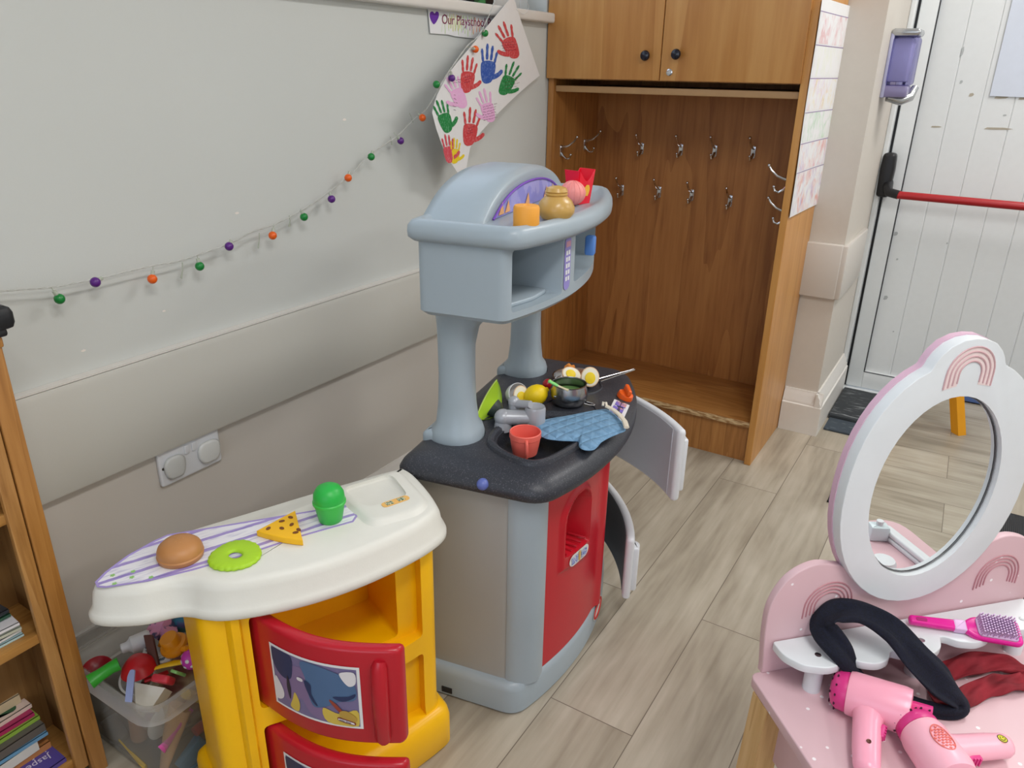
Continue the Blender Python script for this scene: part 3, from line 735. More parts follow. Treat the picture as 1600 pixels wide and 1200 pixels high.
# pencil notes on the prints
b = MB(); rr = random.Random(3)
def note(cx, cy, n, w, dy, slope=0.0):
    for i in range(n):
        y = cy + i * dy; x = cx - w / 2 + rr.uniform(0, 2)
        while x < cx + w / 2:
            l = rr.uniform(2, 5); yy = y + slope * (x - cx)
            b.tube([pw(x + k * l / 3, yy + slope * k * l / 3 + rr.uniform(-.9, .9), .0026) - O for k in range(4)], .0004, 4); x += l + rr.uniform(.8, 1.6)
note(793, 66, 4, 20, 4.2, -.1); note(798, 123, 4, 20, 4.5, -.2); note(764, 165, 6, 20, 4.2, -.25); note(712, 125, 2, 12, 4, -.1); note(710, 148, 5, 5, 6, .2); note(730, 120, 3, 10, 4, -.3); note(734, 200, 3, 8, 4, -.3)
b.build('handwriting', mat('maroon_ink', (110, 34, 72), .8), t)
b = MB(); b.tube([pw(*p, .001) - O for p in catmull([(806, 14), (818, 22), (826, 12), (822, 2), (812, -6)], 4, False)], .0007, 5); b.build('hanging_thread', M_paper, t)

# banner sign under the sill
xb = XW + .004
A0, A1, A2, A3 = [onX(p, xb) for p in ((672, 52), (668, 10), (786, 22), (740, 60))]
t = thing('banner_sign', 'white handwritten paper sign with a purple heart under the window sill', 'sign', tuple(A0))
pts = [(672, 52), (700, 54), (712, 57), (740, 60), (775, 62), (782, 24), (725, 16), (668, 9)]
b = MB(); b.prism([((onX(p, xb) - A0).y, (onX(p, xb) - A0).z) for p in pts], 0, .001, M=basis((0, 0, 0), (0, 1, 0), (0, 0, 1))); b.build('paper', M_paper, t)
def lx(p, off=.0015): q = onX(p, xb + off) - A0; return q
b = MB(); hs = catmull([(678, 38), (672, 28), (672, 20), (676, 18), (679, 21), (682, 18), (685.5, 20), (685, 28)], 5); b.face([tuple(lx(p)) for p in hs]); b.build('heart', mat('purple_felt_tip', (104, 46, 160), .8, noise=.2, nscale=300), t)
dirx = (onX((755, 38), xb) - onX((690, 33), xb)).normalized()
text_mesh('Our Playschool Rules', .03, basis(tuple(lx((690, 37))), dirx, (0, 0, 1) - dirx * dirx.z if False else Vector((0, 0, 1)) - dirx * dirx.z), mat('plum_felt_tip', (128, 32, 80), .8), 'handwriting', t, .0003, shear=.05, fit=(onX((782, 38), xb) - onX((690, 33), xb)).length * 1.0)
sc = [((205, 228, 160), 9), ((240, 220, 120), 6), ((150, 200, 160), 7), ((190, 150, 210), 4), ((236, 150, 90), 4)]
for ci, (col, n) in enumerate(sc):
    b = MB(); x = 690 + ci * 11; pts_ = []
    for i in range(n * 2):
        y = 17 + (x - 690) * .12 + (rr.uniform(2, 8) if i % 2 else rr.uniform(24, 36)); pts_.append(lx((x, y), .0010 + .00008 * ci)); x += rr.uniform(1.2, 3.2); x = min(x, 752)
    b.tube(pts_, .0007, 4); b.build('crayon_stroke', mat('crayon_stroke_%d' % col[2], col, .8), t)

# pumpkin-ball fairy lights
t = thing('fairy_lights', 'string of tiny green orange and purple ball lights across the left wall', 'string lights', (XW, 1.0, .9))
O = Vector(t.location); xg2 = XW + .028
cord_px = [(-30, 457), (0, 455), (40, 452), (82, 449), (120, 442), (160, 434), (200, 424), (240, 415), (275, 409), (310, 398), (358, 381), (395, 362), (428, 351), (475, 327), (515, 299), (545, 276), (580, 240), (620, 213), (648, 185), (668, 168), (690, 130), (706, 105), (730, 72), (748, 55), (765, 22), (775, -5)]
def cordx(p):
    if p[0] < 640: return xg2
    k = min(1, (p[0] - 640) / 40); return xg2 * (1 - k) + (XW + pd(*p) + .008) * k
cp = [onX(p, cordx(p)) - O for p in cord_px]
b = MB(); sm = catmull([tuple(p) for p in cp], 6, False)
for ph in (0, PI):
    b.tube([Vector(q) + Vector((.0012 * math.cos(i * 1.3 + ph), 0, .0012 * math.sin(i * 1.3 + ph))) for i, q in enumerate(sm)], .0009, 5)
b.build('twisted_cord', clear_plastic('clear_cord', (206, 206, 200), .75, .3), t)
bulbs = [((93, 467), 'g', (80, 449)), ((149, 441), 'p', (160, 434)), ((238, 436), 'o', (239, 417)), ((312, 416), 'g', (308, 400)), ((358, 385), 'p', (360, 379)), ((426, 368), 'o', (428, 350)), ((475, 339), 'g', (470, 328)), ((518, 311), 'p', (515, 299)), ((544, 278), 'o', (546, 268)), ((580, 245), 'g', (582, 237)), ((626, 220), 'p', (615, 207)), ((660, 184), 'o', (650, 174)), ((682, 132), 'g', (686, 138)), ((706, 122), 'p', (703, 106)), ((743, 77), 'o', (730, 73)), ((758, 52), 'g', (752, 42))]
BC = {'g': mat('bulb_green', (20, 130, 56), .3), 'p': mat('bulb_purple', (92, 34, 128), .3), 'o': mat('bulb_orange', (238, 100, 22), .3)}
BN = {'g': 'green bulb', 'p': 'purple bulb', 'o': 'orange bulb'}
M_cap = clear_plastic('clear_bulb_cap', (200, 206, 190), .6, .2)
for p, k, a in bulbs:
    xx = cordx(p) + .004
    q = onX(p, xx) - O; aa = onX(a, cordx(a)) - O
    d = (q - aa).normalized()
    b = MB(); b.ell((0, 0, 0), (.0092, .0092, .0092), T(q), 14, 10); bo = b.build('bulb', BC[k], t); bo['label'] = BN[k]
    b = MB(); b.cyl(q - d * .007, q - d * .016, .0042, .0036, 10); b.tube([q - d * .014, (q - d * .02) * .5 + aa * .5, aa], .0009, 5); b.build('bulb_cap', M_cap, bo)
# unlit stubs of the cord that hang between the bulbs
b = MB()
for p, e in [((285, 418), (283, 449)), ((405, 372), (403, 402)), ((452, 345), (452, 368)), ((610, 222), (612, 240)), ((640, 185), (645, 205))]:
    q0 = onX((p[0], p[1] - 8), xg2) - O; q1 = onX((e[0], e[1] - 14), xg2 - .006) - O; b.tube([q0, (q0 + q1) / 2 + Vector((0, .002, 0)), q1], [.001, .001, .0022], 6)
b.build('loose_wire', M_cap, t)

# things on the window sill
b = MB(); p = onX((752, 4), XW - .03); b.box(XW - .05, XW - .035, p.y - .05, p.y + .075, WZ0 + .001, WZ0 + .16, r=.003)
t = thing('photo_frame', 'dark picture frame with a green picture standing on the window sill', 'picture frame', (XW - .05, p.y, WZ0)); 
o = b.build('frame', M_black); o.parent = t; o.location = -Vector(t.location)
b = MB(); b.box(XW - .0352, XW - .034, p.y - .03, p.y + .03, WZ0 + .006, WZ0 + .14); o = b.build('picture', two_tone('green_print', (24, 84, 46), (60, 140, 80), 40)); o.parent = t; o.location = -Vector(t.location)

# ================================================================== TOY KITCHEN  (local x = front, y = along the front)
KO = Vector((-.7595, 1.331, 0)); KA = rad(10.5)
kit = thing('toy_kitchen', 'grey play kitchen with charcoal worktop and red door, two white doors ajar', 'toy kitchen', tuple(KO), KA)
KI = (T(KO) @ RZ(KA)).inverted()
def kz(p, z): return KI @ onZ(p, z)
def arc(s, hw, cx, bu): return cx + bu * (1 - (s / hw) ** 2)
def dshape(hw, back, cx, bu, r=.04, n=20, rb=.015):
    pts = [(back, hw), (back, -hw)] + [(arc(-hw + 2 * hw * k / n, hw, cx, bu), -hw + 2 * hw * k / n) for k in range(n + 1)]
    rr = [rb, rb] + [r] + [0] * (n - 1) + [r]
    # thin the arc next to the rounded corners so the rounding has room
    keep = [i for i in range(len(pts)) if i < 3 or i == len(pts) - 1 or (abs(pts[i][1]) < hw - r * .8)]
    return rounded([pts[i] for i in keep], [rr[i] for i in keep], 6)
# body and plinth
b = MB(); b.rings(dshape(.30, -.14, .075, .07, .05), [(0.0, .04), (0, .53)])
cut = MB(); cut.box(.02, .4, .05, .27, .345, .505); cut2 = MB(); cut2.box(.0, .4, .05, .27, .09, .255)
cut3 = MB(); cut3.box(.06, .4, -.19, -.08, .30, .47)
boolean(b, [cut, cut2, cut3], 'cabinet_body', M_kside, kit)
b = MB(); b.rings(dshape(.318, -.15, .09, .075, .06), [(.006, 0), (0, .006), (0, .06), (.004, .072), (.012, .078), (.03, .079)], convex=True); b.build('plinth', M_kgrey, kit)
b = MB()
for yy in (-.3, ):
    q = kz((699, 1076), .02); b.box(q.x - .012, q.x + .012, -.3195, -.31, .012, .026)
b.build('plinth_slot', mat('dark_slot', (40, 40, 42), .8), kit)
b = MB(); q = [(arc(s, .318, .09, .075) + .001, s) for s in (-.048, -.03, -.012)]
def oval_on_arc(b, s0, z0, a, c, off, n=24, hw=.318, cx=.09, bu=.075, M=None):
    b.face([(arc(s0 + a * math.cos(2 * PI * k / n), hw, cx, bu) + off, s0 + a * math.cos(2 * PI * k / n), z0 + c * math.sin(2 * PI * k / n)) for k in range(n)])
oval_on_arc(b, .035, .046, .042, .022, .0015); o = b.build('oval_badge', mat('badge_white', (238, 236, 232), .5), kit)
b = MB(); b.tube([(arc(.035 + .036 * math.cos(2 * PI * k / 28), .318, .09, .075) + .002, .035 + .036 * math.cos(2 * PI * k / 28), .046 + .0185 * math.sin(2 * PI * k / 28)) for k in range(28)], .0022, 6, True); b.build('badge_ring', mat('badge_red', (206, 44, 40), .5), o)
text_mesh('little tikes', .012, basis((arc(.035, .318, .09, .075) + .002, .009, .043), (-.06, 1, 0), (0, 0, 1)), mat('badge_ink', (40, 46, 110), .5), 'badge_lettering', o, fit=.052)
# rounded corner post of the body is bluish grey
b = MB(); hw = .3035
b.loft([[(x, y, z) for x, y in [(.058, -hw + .003), (.066, -hw + .0005), (.080, -hw + .003), (.105, -hw + .016), (.119, -hw + .034), (.119, -hw + .06), (.09, -hw + .06), (.058, -hw + .03)]] for z in (.07, .53)]); b.build('corner_post', M_kgrey, kit)
# fridge door with the arched dispenser
def redfn(u, v):
    s = -.275 + .310 * u; z = .078 + .450 * v
    x = arc(s, .30, .087, .073)
    # ridge at the outer edge
    e = (s - .014) / .016; x += .012 * math.exp(-e * e)
    # arch
    ax = (s + .135); w = .049
    top = .408; bot = .322 - .12 * (s + .135)
    inside = 0.0
    dz = 0
    if z > top: d = w - math.hypot(ax, z - top)
    elif z > bot: d = min(w - abs(ax), z - bot)
    else: d = -10
    rim_b = .278 - .2 * (s + .135)
    if z > top: dr = w + .017 - math.hypot(ax, z - top)
    elif z > rim_b: dr = min(w + .017 - abs(ax), z - rim_b)
    else: dr = -10
    def sm(t): t = max(0, min(1, t)); return t * t * (3 - 2 * t)
    if dr > -5: x += .007 * sm(dr / .012)
    if d > -5: x -= .045 * sm((d + .002) / .007)
    if d > 0 and z < bot + .006: x += 0
    return x, s, z
nu, nv = 100, 130
b = MB(); b.sheet(lambda u, v: ((redfn(u, v)[0] - .012, redfn(u, v)[1], redfn(u, v)[2]), (1, 0, 0)), nu, nv, .014)
fd = b.build('fridge_door', M_red, kit, sharp=60)
b = MB()
for k in range(5):
    s = -.172 + .019 * k; b.tube([(arc(s, .30, .087, .073) - .034, s, .328), (arc(s, .30, .087, .073) + .004, s, .326)], .0025, 6)
b.build('drip_grille', M_redw, fd)
b = MB(); cap = [(.041 * c_ + (.0 if False else 0), d_) for c_, d_ in [(math.cos(a) * .45 + (.55 if math.cos(a) > 0 else -.55), math.sin(a)) for a in [2 * PI * k / 32 for k in range(32)]]]
lm = lambda s, z, off=.0105: (arc(s, .30, .087, .073) + off, s, z)
b.face([lm(-.131 + x, .3035 + y * .0145 - .2 * x * .4) for x, y in cap]); lab = b.build('dispenser_label', mat('label_white', (232, 230, 228), .5), fd)
b = MB()
for cx in (-.152, -.112):
    b.face([lm(cx + x, .3035 - .08 * (cx + .131) + y, .0112) for x, y in [(-.012, -.009), (.012, -.011), (.012, .007), (-.012, .009)]])
b.build('label_picture', two_tone('label_blue_print', (90, 116, 196), (214, 214, 226), 260, .45, .55), lab)
b = MB(); b.face([lm(-.132 + x, .3035 + y, .0112) for x, y in [(-.0035, -.011), (.0035, -.012), (.0035, .012), (-.0035, .013)]]); b.build('label_stripe', mat('label_amber', (226, 178, 90), .5), lab)

# white doors, hinged at the far end
def curved_door(name, z0, z1, L, ang, lip, grey):
    """door follows the bowed front; local origin at its hinge, closed door runs towards -y"""
    hx, hy = arc(.285, .30, .075, .07), .285
    MD = T((hx, hy, 0)) @ RZ(rad(ang)) @ T((-hx, -hy, 0))
    n = 14; outer = []; inner = []
    for k in range(n + 1):
        s = .285 - L * k / n; x = arc(s, .30, .08, .10)
        outer.append((x + .020, s)); inner.append((x, s))
    dr_ = bowed(outer, inner, z0, z1, .008, MD).build(name, M_wplastic, kit, sharp=50)
    b = MB(); inn = [(x - .0016, s) for x, s in inner[1:-1]]
    b.loft([[(x + .003, s, z0 + .008), (x - .0012, s, z0 + .008), (x - .0012, s, z1 - .008), (x + .003, s, z1 - .008)] for x, s in inner[1:-1]], MD); b.build('inner_panel', grey, dr_)
    s = .285 - L; x = arc(s, .30, .08, .10)
    b = MB(); b.prism(rounded([(x + .010, s + .002), (x + .032, s + .002), (x + .032, s + .03), (x + .010, s + .045)], .006, 3), z0 + .02, z1 - .028, r=.006, M=MD); b.build('handle_lip', M_wplastic, dr_)
    return dr_
curved_door('oven_door', .340, .522, .265, 30, .02, mat('pale_grey_plastic', (206, 208, 214), .4))
curved_door('cupboard_door', .088, .258, .262, 9, .02, mat('shaded_door_lining', (104, 106, 112), .5))  # shade on this inner face is painted in as dark grey

# worktop with a sink and post sockets
wt = dshape(.325, -.168, .135, .078, .07, 24, .03)
b = MB(); b.rings(wt, [(.022, .522), (.004, .524), (0, .530), (0, .540), (.006, .552), (.018, .562), (.034, .568), (.06, .570)], convex=True)
sink = catmull([(-.005, -.205), (.06, -.245), (.098, -.235), (.128, -.16), (.15, -.075), (.15, -.045), (.11, -.035), (.05, -.045), (.005, -.07), (-.012, -.13)], 5)
c1 = MB(); c1.prism(sink, .535, .60, r=0, rb=.012)
c2 = MB()
for s in (-.193, .194): c2.prism(ellipse(-.096, s, .056, .06, 24), .545, .60)
wtop = boolean(b, [c1, c2], 'worktop', M_granite, kit)
b = MB(); b.tube([(x, y, .5695) for x, y in inset_poly(ccw(sink), -.012)], .009, 8, True, flat=1.0); b.build('sink_rim', M_granite, wtop)
b = MB()
for (p, r) in (((888, 640), .062), ((900, 600), .06)):
    q = kz(p, .572); b.tube([(q.x + r * math.cos(2 * PI * k / 32), q.y + r * math.sin(2 * PI * k / 32), .570) for k in range(32)], .003, 6, True)
b.build('hob_ring', M_granite, wtop)
q = kz((759, 751), .545); b = MB(); b.ell((q.x, -.323, .545), (.0115, .012, .0115), None, 16, 10); b.build('side_button', mat('periwinkle_plastic', (96, 110, 180), .35), kit)
# sticker and orange knob on the worktop's far front edge
pa = [kz(p, .566) for p in ((957, 611), (979, 640), (981, 660), (960, 632))]
b = MB(); b.face([(v.x, v.y, .572 - .0 * i) for i, v in enumerate(pa)][:0] or [(.160, .012, .5712), (.196, .008, .5632), (.190, .098, .5632), (.154, .100, .5712)]); st = b.build('control_sticker', mat('sticker_white', (230, 228, 232), .5), kit)
b = MB()
for k in range(3):
    for j in range(2):
        x0 = .162 + j * .013; y0 = .018 + k * .027
        f = lambda x: .5712 + .0008 - (x - .158) * .222
        b.face([(x0, y0, f(x0)), (x0 + .011, y0 - .001, f(x0 + .011)), (x0 + .010, y0 + .021, f(x0 + .010)), (x0 - .001, y0 + .022, f(x0))])
b.build('sticker_print', two_tone('sticker_violet', (126, 110, 196), (236, 170, 110), 30, .5, .6), st)
kp = kz((968, 622), .575)
b = MB(); b.lathe([(.018, 0), (.019, .004), (.017, .012), (.012, .014), (0, .0145)], 20, T((.170, .128, .566)) @ RY(rad(20))); b.prism(rounded(rect(.010, .034), .004, 3), .013, .028, r=.003, M=T((.170, .128, .566)) @ RY(rad(20)) @ RZ(.5)); b.build('oven_knob', mat('orange_plastic', (240, 96, 24), .35), kit)
# faucet
M_silver = mat('silver_grey_plastic', (176, 178, 184), .3, .5, metal=.15)
b = MB()
def kl(p, z): v = kz(p, z); return Vector((v.x, v.y, z))
f0 = kl((786, 652), .592); f1 = kl((836, 652), .592)
dirf = (f1 - f0).normalized(); nrm = Vector((0, 0, 1))
up = kl((800, 625), .61)
b.tube([f0 - Vector((0, 0, .0)), f0 * .7 + f1 * .3, f0 * .3 + f1 * .7, f1], [.0175, .0165, .0165, .0185], 14, flat=.95)
b.ell(tuple(f0), (.0185, .0185, .0175), None, 14, 10)
b.lathe([(.020, .552), (.021, .565), (.0215, .612), (.0195, .617), (.017, .614), (0, .612)], 22, T((f1.x, f1.y, 0)))
b.lathe([(.019, .565), (.016, .585)], 16, T((f0.x, f0.y, 0)))
fc = b.build('faucet', M_silver, kit, sharp=50)
b = MB(); k0 = kl((803, 632), .610); k1 = kl((829, 632), .622); b.lathe([(.011, -.03), (.011, 0), (.012, .010), (.0, .014)], 14, T(k0)); b.ell(tuple(k0 + Vector((0, 0, .006))), .0125, None, 12, 8); b.tube([k0 + Vector((0, 0, .002)), k1], [.009, .008], 10); b.build('tap_lever', M_silver, fc)
# posts, hood
for s in (-.193, .194):
    n = 26; rings = []
    for z, rx, ry, dx, dy in [(.548, .052, .054, 0, 0), (.575, .052, .054, 0, 0), (.588, .048, .051, 0, 0), (.600, .040, .043, 0, 0), (.64, .036, .037, 0, 0), (.70, .034, .034, 0, 0), (.76, .035, .034, .0, 0), (.80, .040, .036, .004, 0), (.825, .052, .042, .014, .0), (.842, .075, .055, .034, .0)]:
        sg = 1 if s < 0 else -1
        rings.append([(-.096 + dx + rx * math.copysign(abs(math.cos(2 * PI * k / n)) ** .8, math.cos(2 * PI * k / n)), s + dy * sg + ry * math.copysign(abs(math.sin(2 * PI * k / n)) ** .8, math.sin(2 * PI * k / n)), z) for k in range(n)])
    b = MB(); b.loft(rings)
    b.prism(rounded([(-.155, s - .045), (-.10, s - .045), (-.10, s + .045), (-.155, s + .045)], .01, 3), .55, .585, r=.012)
    b.build('support_post', M_kgrey, kit, sharp=60)
mw = dshape(.275, -.135, .035, .055, .03, 20, .02)
b = MB(); b.rings(mw, [(.03, .836), (.008, .838), (0, .846), (0, .99)], convex=True)
def hood_cut(s0, s1, z0, z1, depth, r=.008):
    c = MB(); c.prism(rounded([(-.1, z0), (-.1, z1)][:0] or [(s0, z0), (s1, z0), (s1, z1), (s0, z1)], r, 3), -depth, .2, M=basis((.03, 0, 0), (0, 1, 0), (0, 0, 1))); return c
hood = boolean(b, [hood_cut(-.258, -.10, .858, .968, .125), hood_cut(-.045, .20, .868, .968, .02)], 'microwave_hood', M_kgrey, kit)
b = MB(); b.prism(rounded([(-.06, -.25), (.02, -.25), (.05, -.17), (.055, -.105), (-.06, -.105)], .012, 3), .8575, .866, r=.003); b.build('microwave_tray', M_kgrey, hood)
hs = lambda s, z, off: (arc(s, .275, .035, .055) + off, s, z)
b = MB(); n = 10
zz = [(.862, .3), (.866, .8), (.872, 1), (.955, 1), (.960, .8), (.963, .3)]
b.loft([[hs(-.083 + .014 * w * e, z, .0012) for e in (-1, -.5, 0, .5, 1)] for z, w in zz], cap0=False, cap1=False, closed=False); kp_ = b.build('keypad_sticker', mat('lilac_sticker', (150, 140, 208), .5), hood)
b = MB()
for r_ in range(5):
    for c_ in range(2):
        s0 = -.092 + c_ * .010; z0 = .880 + r_ * .0125
        b.face([hs(s0, z0, .002), hs(s0 + .0075, z0, .002), hs(s0 + .0075, z0 + .0085, .002), hs(s0, z0 + .0085, .002)])
b.build('keypad_key', mat('key_white', (236, 236, 240), .5), kp_)
b = MB(); b.face([hs(-.093, .945, .002), hs(-.073, .945, .002), hs(-.073, .956, .002), hs(-.093, .956, .002)]); b.build('keypad_display', mat('display_pink', (206, 150, 170), .5), kp_)
b = MB(); b.box(.085, .105, .03, .05, .905, .945, r=.005); b.build('timer_knob', mat('sky_blue_plastic', (88, 138, 214), .35), hood)
rim = dshape(.288, -.15, .06, .066, .055, 24, .02)
b = MB(); b.rings(rim, [(.03, .972), (.008, .973), (.001, .980), (0, .990), (.001, 1.000), (.006, 1.008), (.015, 1.0115), (.024, 1.010), (.032, 1.0045), (.05, 1.003)], convex=True)
b.build('hood_shelf', M_kgrey, kit, sharp=60)
# arched dome with a sticker on its front
b = MB(); rings = []
def domring(x, hw, h):
    out = []
    for k in range(29):
        a = PI * k / 28; c_, s_ = math.cos(a), math.sin(a)
        out.append((x, -hw * math.copysign(abs(c_) ** .95, c_) * (1 + .12 * (1 - s_) ** 3), 1.002 + h * abs(s_) ** 1.15))
    return out
for x, hw, h in [(-.146, .205, .064), (-.142, .212, .071), (-.12, .215, .076), (-.06, .215, .076), (-.035, .213, .075), (-.026, .208, .071), (-.023, .20, .064), (-.024, .19, .055)]:
    rings.append(domring(x, hw, h))
b.loft(rings); dm = b.build('hood_dome', M_kgrey, kit, sharp=70)
b = MB(); b.face([(-.0222, y * .9, 1.002 + (z - 1.002) * .9 + .002) for x, y, z in domring(0, .19, .052)]); ds = b.build('dome_sticker', two_tone('periwinkle_sticker', (148, 146, 214), (170, 166, 222), 30), dm)
b = MB(); b.tube([(-.0215, y * .9, 1.002 + (z - 1.002) * .9 + .002) for x, y, z in domring(0, .19, .052)], .0022, 6); b.build('sticker_border', mat('violet_border', (122, 74, 186), .5), ds)
b = MB()
for s0 in (-.155, -.125, -.02, .09, .13): b.face([(-.0205, s0 - .014, 1.008), (-.0205, s0 + .012, 1.008), (-.0205, s0 + .004, 1.03)])
b.build('sticker_flame', mat('peach_print', (238, 176, 120), .5), ds)

# ---------------- food and pans on the kitchen
KR = lambda z, p: onZ(p, z)
def put(name, label, cat, p, z, group=None, rz=0.0):
    q = onZ(p, z); return thing(name, label, cat, (q.x, q.y, z), rz, group)
HZ = 1.0035
q = onZ((822, 355), HZ); b = MB(); b.lathe([(.0215, 0), (.0225, .002), (.0225, .033), (.0205, .037), (.006, .0375), (.005, .036), (0, .036)], 28, None)
o = b.build('toy_marshmallow', mat('tangerine_plastic', (244, 168, 62), .5)); o.location = (q.x, q.y, HZ); tag(o, 'short orange toy cylinder nearest the left on the grey hood shelf', 'toy')
q = onZ((868, 343), HZ); b = MB(); b.lathe([(.014, 0), (.026, .003), (.0335, .014), (.034, .022), (.028, .034), (.020, .041), (.0185, .0425), (.0205, .0445), (.0205, .0465), (.0185, .048), (.0205, .050), (.017, .056), (.008, .059), (0, .0595)], 32)
o = b.build('toy_honey_pot', mat('mustard_plastic', (200, 160, 88), .28)); o.location = (q.x, q.y, HZ); tag(o, 'mustard brown lidded toy pot beside the orange cylinder', 'toy')
q = onZ((893, 322), HZ); t = thing('toy_ice_cream', 'pink ribbed toy ball behind the mustard pot on the hood', 'toy', (q.x - .004, q.y + .01, HZ + .024))
b = MB(); b.ell((0, 0, 0), (.0255, .0255, .0235), None, 24, 14); b.build('scoop', mat('salmon_pink_plastic', (244, 150, 146), .5), t)
b = MB()
for k in range(7):
    a = PI * k / 7; b.tube([(.0255 * math.cos(a) * math.cos(h), .0255 * math.sin(a) * math.cos(h), .0235 * math.sin(h)) for h in [2 * PI * j / 24 for j in range(24)]], .0009, 5, True)
b.build('ridge', mat('salmon_pink_plastic', (244, 150, 146), .5), t)
q = onZ((904, 317), HZ)
t = thing('toy_fries_box', 'red toy chip carton with a yellow emblem on the hood shelf', 'toy', (q.x, q.y, HZ), rad(-12))
def fries(th=.0016):
    b = MB()
    # tapered open carton with a scooped front
    w0, w1, d0, d1, h = .017, .024, .013, .0185, .066
    def wallp(xa0, ya0, xb0, yb0, xa1, ya1, xb1, yb1, topf):
        b.sheet(lambda u, v: ((( (xa0 + (xb0 - xa0) * u) * (1 - v) + (xa1 + (xb1 - xa1) * u) * v), (ya0 + (yb0 - ya0) * u) * (1 - v) + (ya1 + (yb1 - ya1) * u) * v, h * v * topf(u)), Vector((-(ya0 + yb0), (xa0 + xb0), 0)).normalized() * 0 + Vector((xa0 + xb0, ya0 + yb0, 0)).normalized()), 12, 6, th)
    scoop = lambda u: 1 - .32 * math.sin(PI * u) ** 1.2
    flat = lambda u: 1.0
    wallp(d0, -w0, d0, w0, d1, -w1, d1, w1, scoop)
    wallp(-d0, w0, -d0, -w0, -d1, w1, -d1, -w1, scoop)
    wallp(-d0, -w0, d0, -w0, -d1, -w1, d1, -w1, flat)
    wallp(d0, w0, -d0, w0, d1, w1, -d1, w1, flat)
    b.box(-d0, d0, -w0, w0, 0, .002)
    return b
fries().build('carton', mat('bright_red_plastic', (236, 20, 50), .35), t)
b = MB(); b.face([(.0168 + .004 * (z - .02) / .03 + .0012, y, z) for y, z in [(-.009, .018), (-.004, .015), (.001, .016), (.006, .015), (.009, .022), (.010, .030), (.006, .037), (-.002, .038), (-.008, .032)]]); b.build('emblem', mat('emblem_yellow', (246, 190, 60), .5, noise=.15, nscale=300), t)

WZ = .5705
# coral cup standing in the sink
q = onZ((820, 708), .5475); t = thing('toy_cup', 'coral pink toy cup with a handle standing in the sink', 'cup', (q.x, q.y, .5475), rad(-55))
b = MB(); b.lathe([(0, .002), (.022, .0), (.0245, .002), (.0275, .018), (.030, .034), (.0300, .036), (.0315, .0375), (.0315, .0475), (.0300, .049), (.0288, .048), (.0285, .036), (.0245, .008), (0, .006)], 36); b.build('cup_body', mat('coral_plastic', (242, 112, 98), .5), t)
b = MB(); b.tube([(.030, 0, .040), (.041, 0, .038), (.044, 0, .026), (.038, 0, .012), (.035, 0, .007)], .0033, 8, flat=1.5); b.build('handle', mat('coral_plastic', (242, 112, 98), .5), t)
# saucepan
q = onZ((888, 630), WZ); t = thing('toy_saucepan', 'small stainless steel saucepan on the charcoal worktop', 'saucepan', (q.x, q.y, WZ))
M_steel = mat('brushed_steel', (176, 176, 178), .24, .5, metal=1.0, noise=.06, nscale=60)
b = MB(); b.lathe([(0, .002), (.028, 0), (.035, .004), (.0405, .014), (.0415, .024), (.040, .036), (.0375, .047), (.0385, .0485), (.0365, .049), (.0355, .046), (.038, .034), (.0395, .022), (.036, .008), (0, .005)], 40); b.build('pan_body', M_steel, t)
b = MB(); b.lathe([(.003, 0), (.003, .002), (.0015, .003), (0, .003)], 10, axis_matrix(Vector((-.014, -.0385, .026)), Vector((-.028, -.077, .026)))); b.build('rivet', M_chrome, t)
b = MB()
for w in (-.006, .006): b.tube([(.036, .012 + w, .006), (.048, .016 + w, .004), (.056, .018 + w * .3, .003)], .0016, 6)
b.build('handle_stub', M_chrome, t)
tp = Vector((q.x, q.y, WZ))
b = MB(); b.lathe([(0, .0), (.033, .001), (.036, .010), (.034, .016), (.0, .020)], 28); o = b.build('toy_spinach', mat('dull_green_plastic', (92, 132, 66), .45, noise=.12, nscale=30)); o.location = (tp.x, tp.y, WZ + .012); tag(o, 'green lump of toy food inside the steel saucepan', 'toy food')
t = thing('toy_spoon', 'cream toy spoon with a pale green handle resting on the saucepan rim', 'spoon', tuple(tp + Vector((0, 0, .045))))
s0 = onZ((859, 596), WZ + .064) - Vector(t.location); s1 = onZ((872, 603), WZ + .056) - Vector(t.location); s2 = onZ((888, 610), WZ + .050) - Vector(t.location)
b = MB(); b.tube([s0, s0 * .5 + s1 * .5, s1], [.0045, .0048, .0038], 10, flat=.7); b.ell(tuple(s0), .0045, None, 8, 6); b.build('handle', mat('pale_green_plastic', (140, 226, 128), .4), t)
b = MB(); b.tube([s1, s1 * .45 + s2 * .55, s2], [.0034, .003, .0045], 10, flat=.6); b.build('stem', mat('cream_plastic', (226, 214, 178), .4), t)
# frying pan with egg halves
q = onZ((898, 598), WZ); t = thing('toy_frying_pan', 'small steel frying pan with a wire handle behind the saucepan', 'frying pan', (q.x, q.y, WZ))
b = MB(); b.lathe([(0, .002), (.040, 0), (.046, .004), (.052, .018), (.0535, .0185), (.0505, .0175), (.045, .006), (0, .004)], 40); b.build('pan_body', M_steel, t)
h0 = onZ((936, 594), WZ + .016) - Vector(t.location); h1 = onZ((991, 577), WZ + .03) - Vector(t.location); sd = (h1 - h0).cross(Vector((0, 0, 1))).normalized()
b = MB()
b.tube([h0 + sd * .008, h0 * .5 + h1 * .5 + sd * .005, h1 + sd * .002, h1 - sd * .002, h0 * .5 + h1 * .5 - sd * .005, h0 - sd * .008], .0016, 6); b.build('wire_handle', M_chrome, t)
pan = Vector(t.location)
M_shell = mat('egg_shell', (232, 196, 158), .6); M_alb = mat('egg_white', (242, 236, 214), .5); M_yolk = mat('egg_yolk', (246, 214, 20), .5)
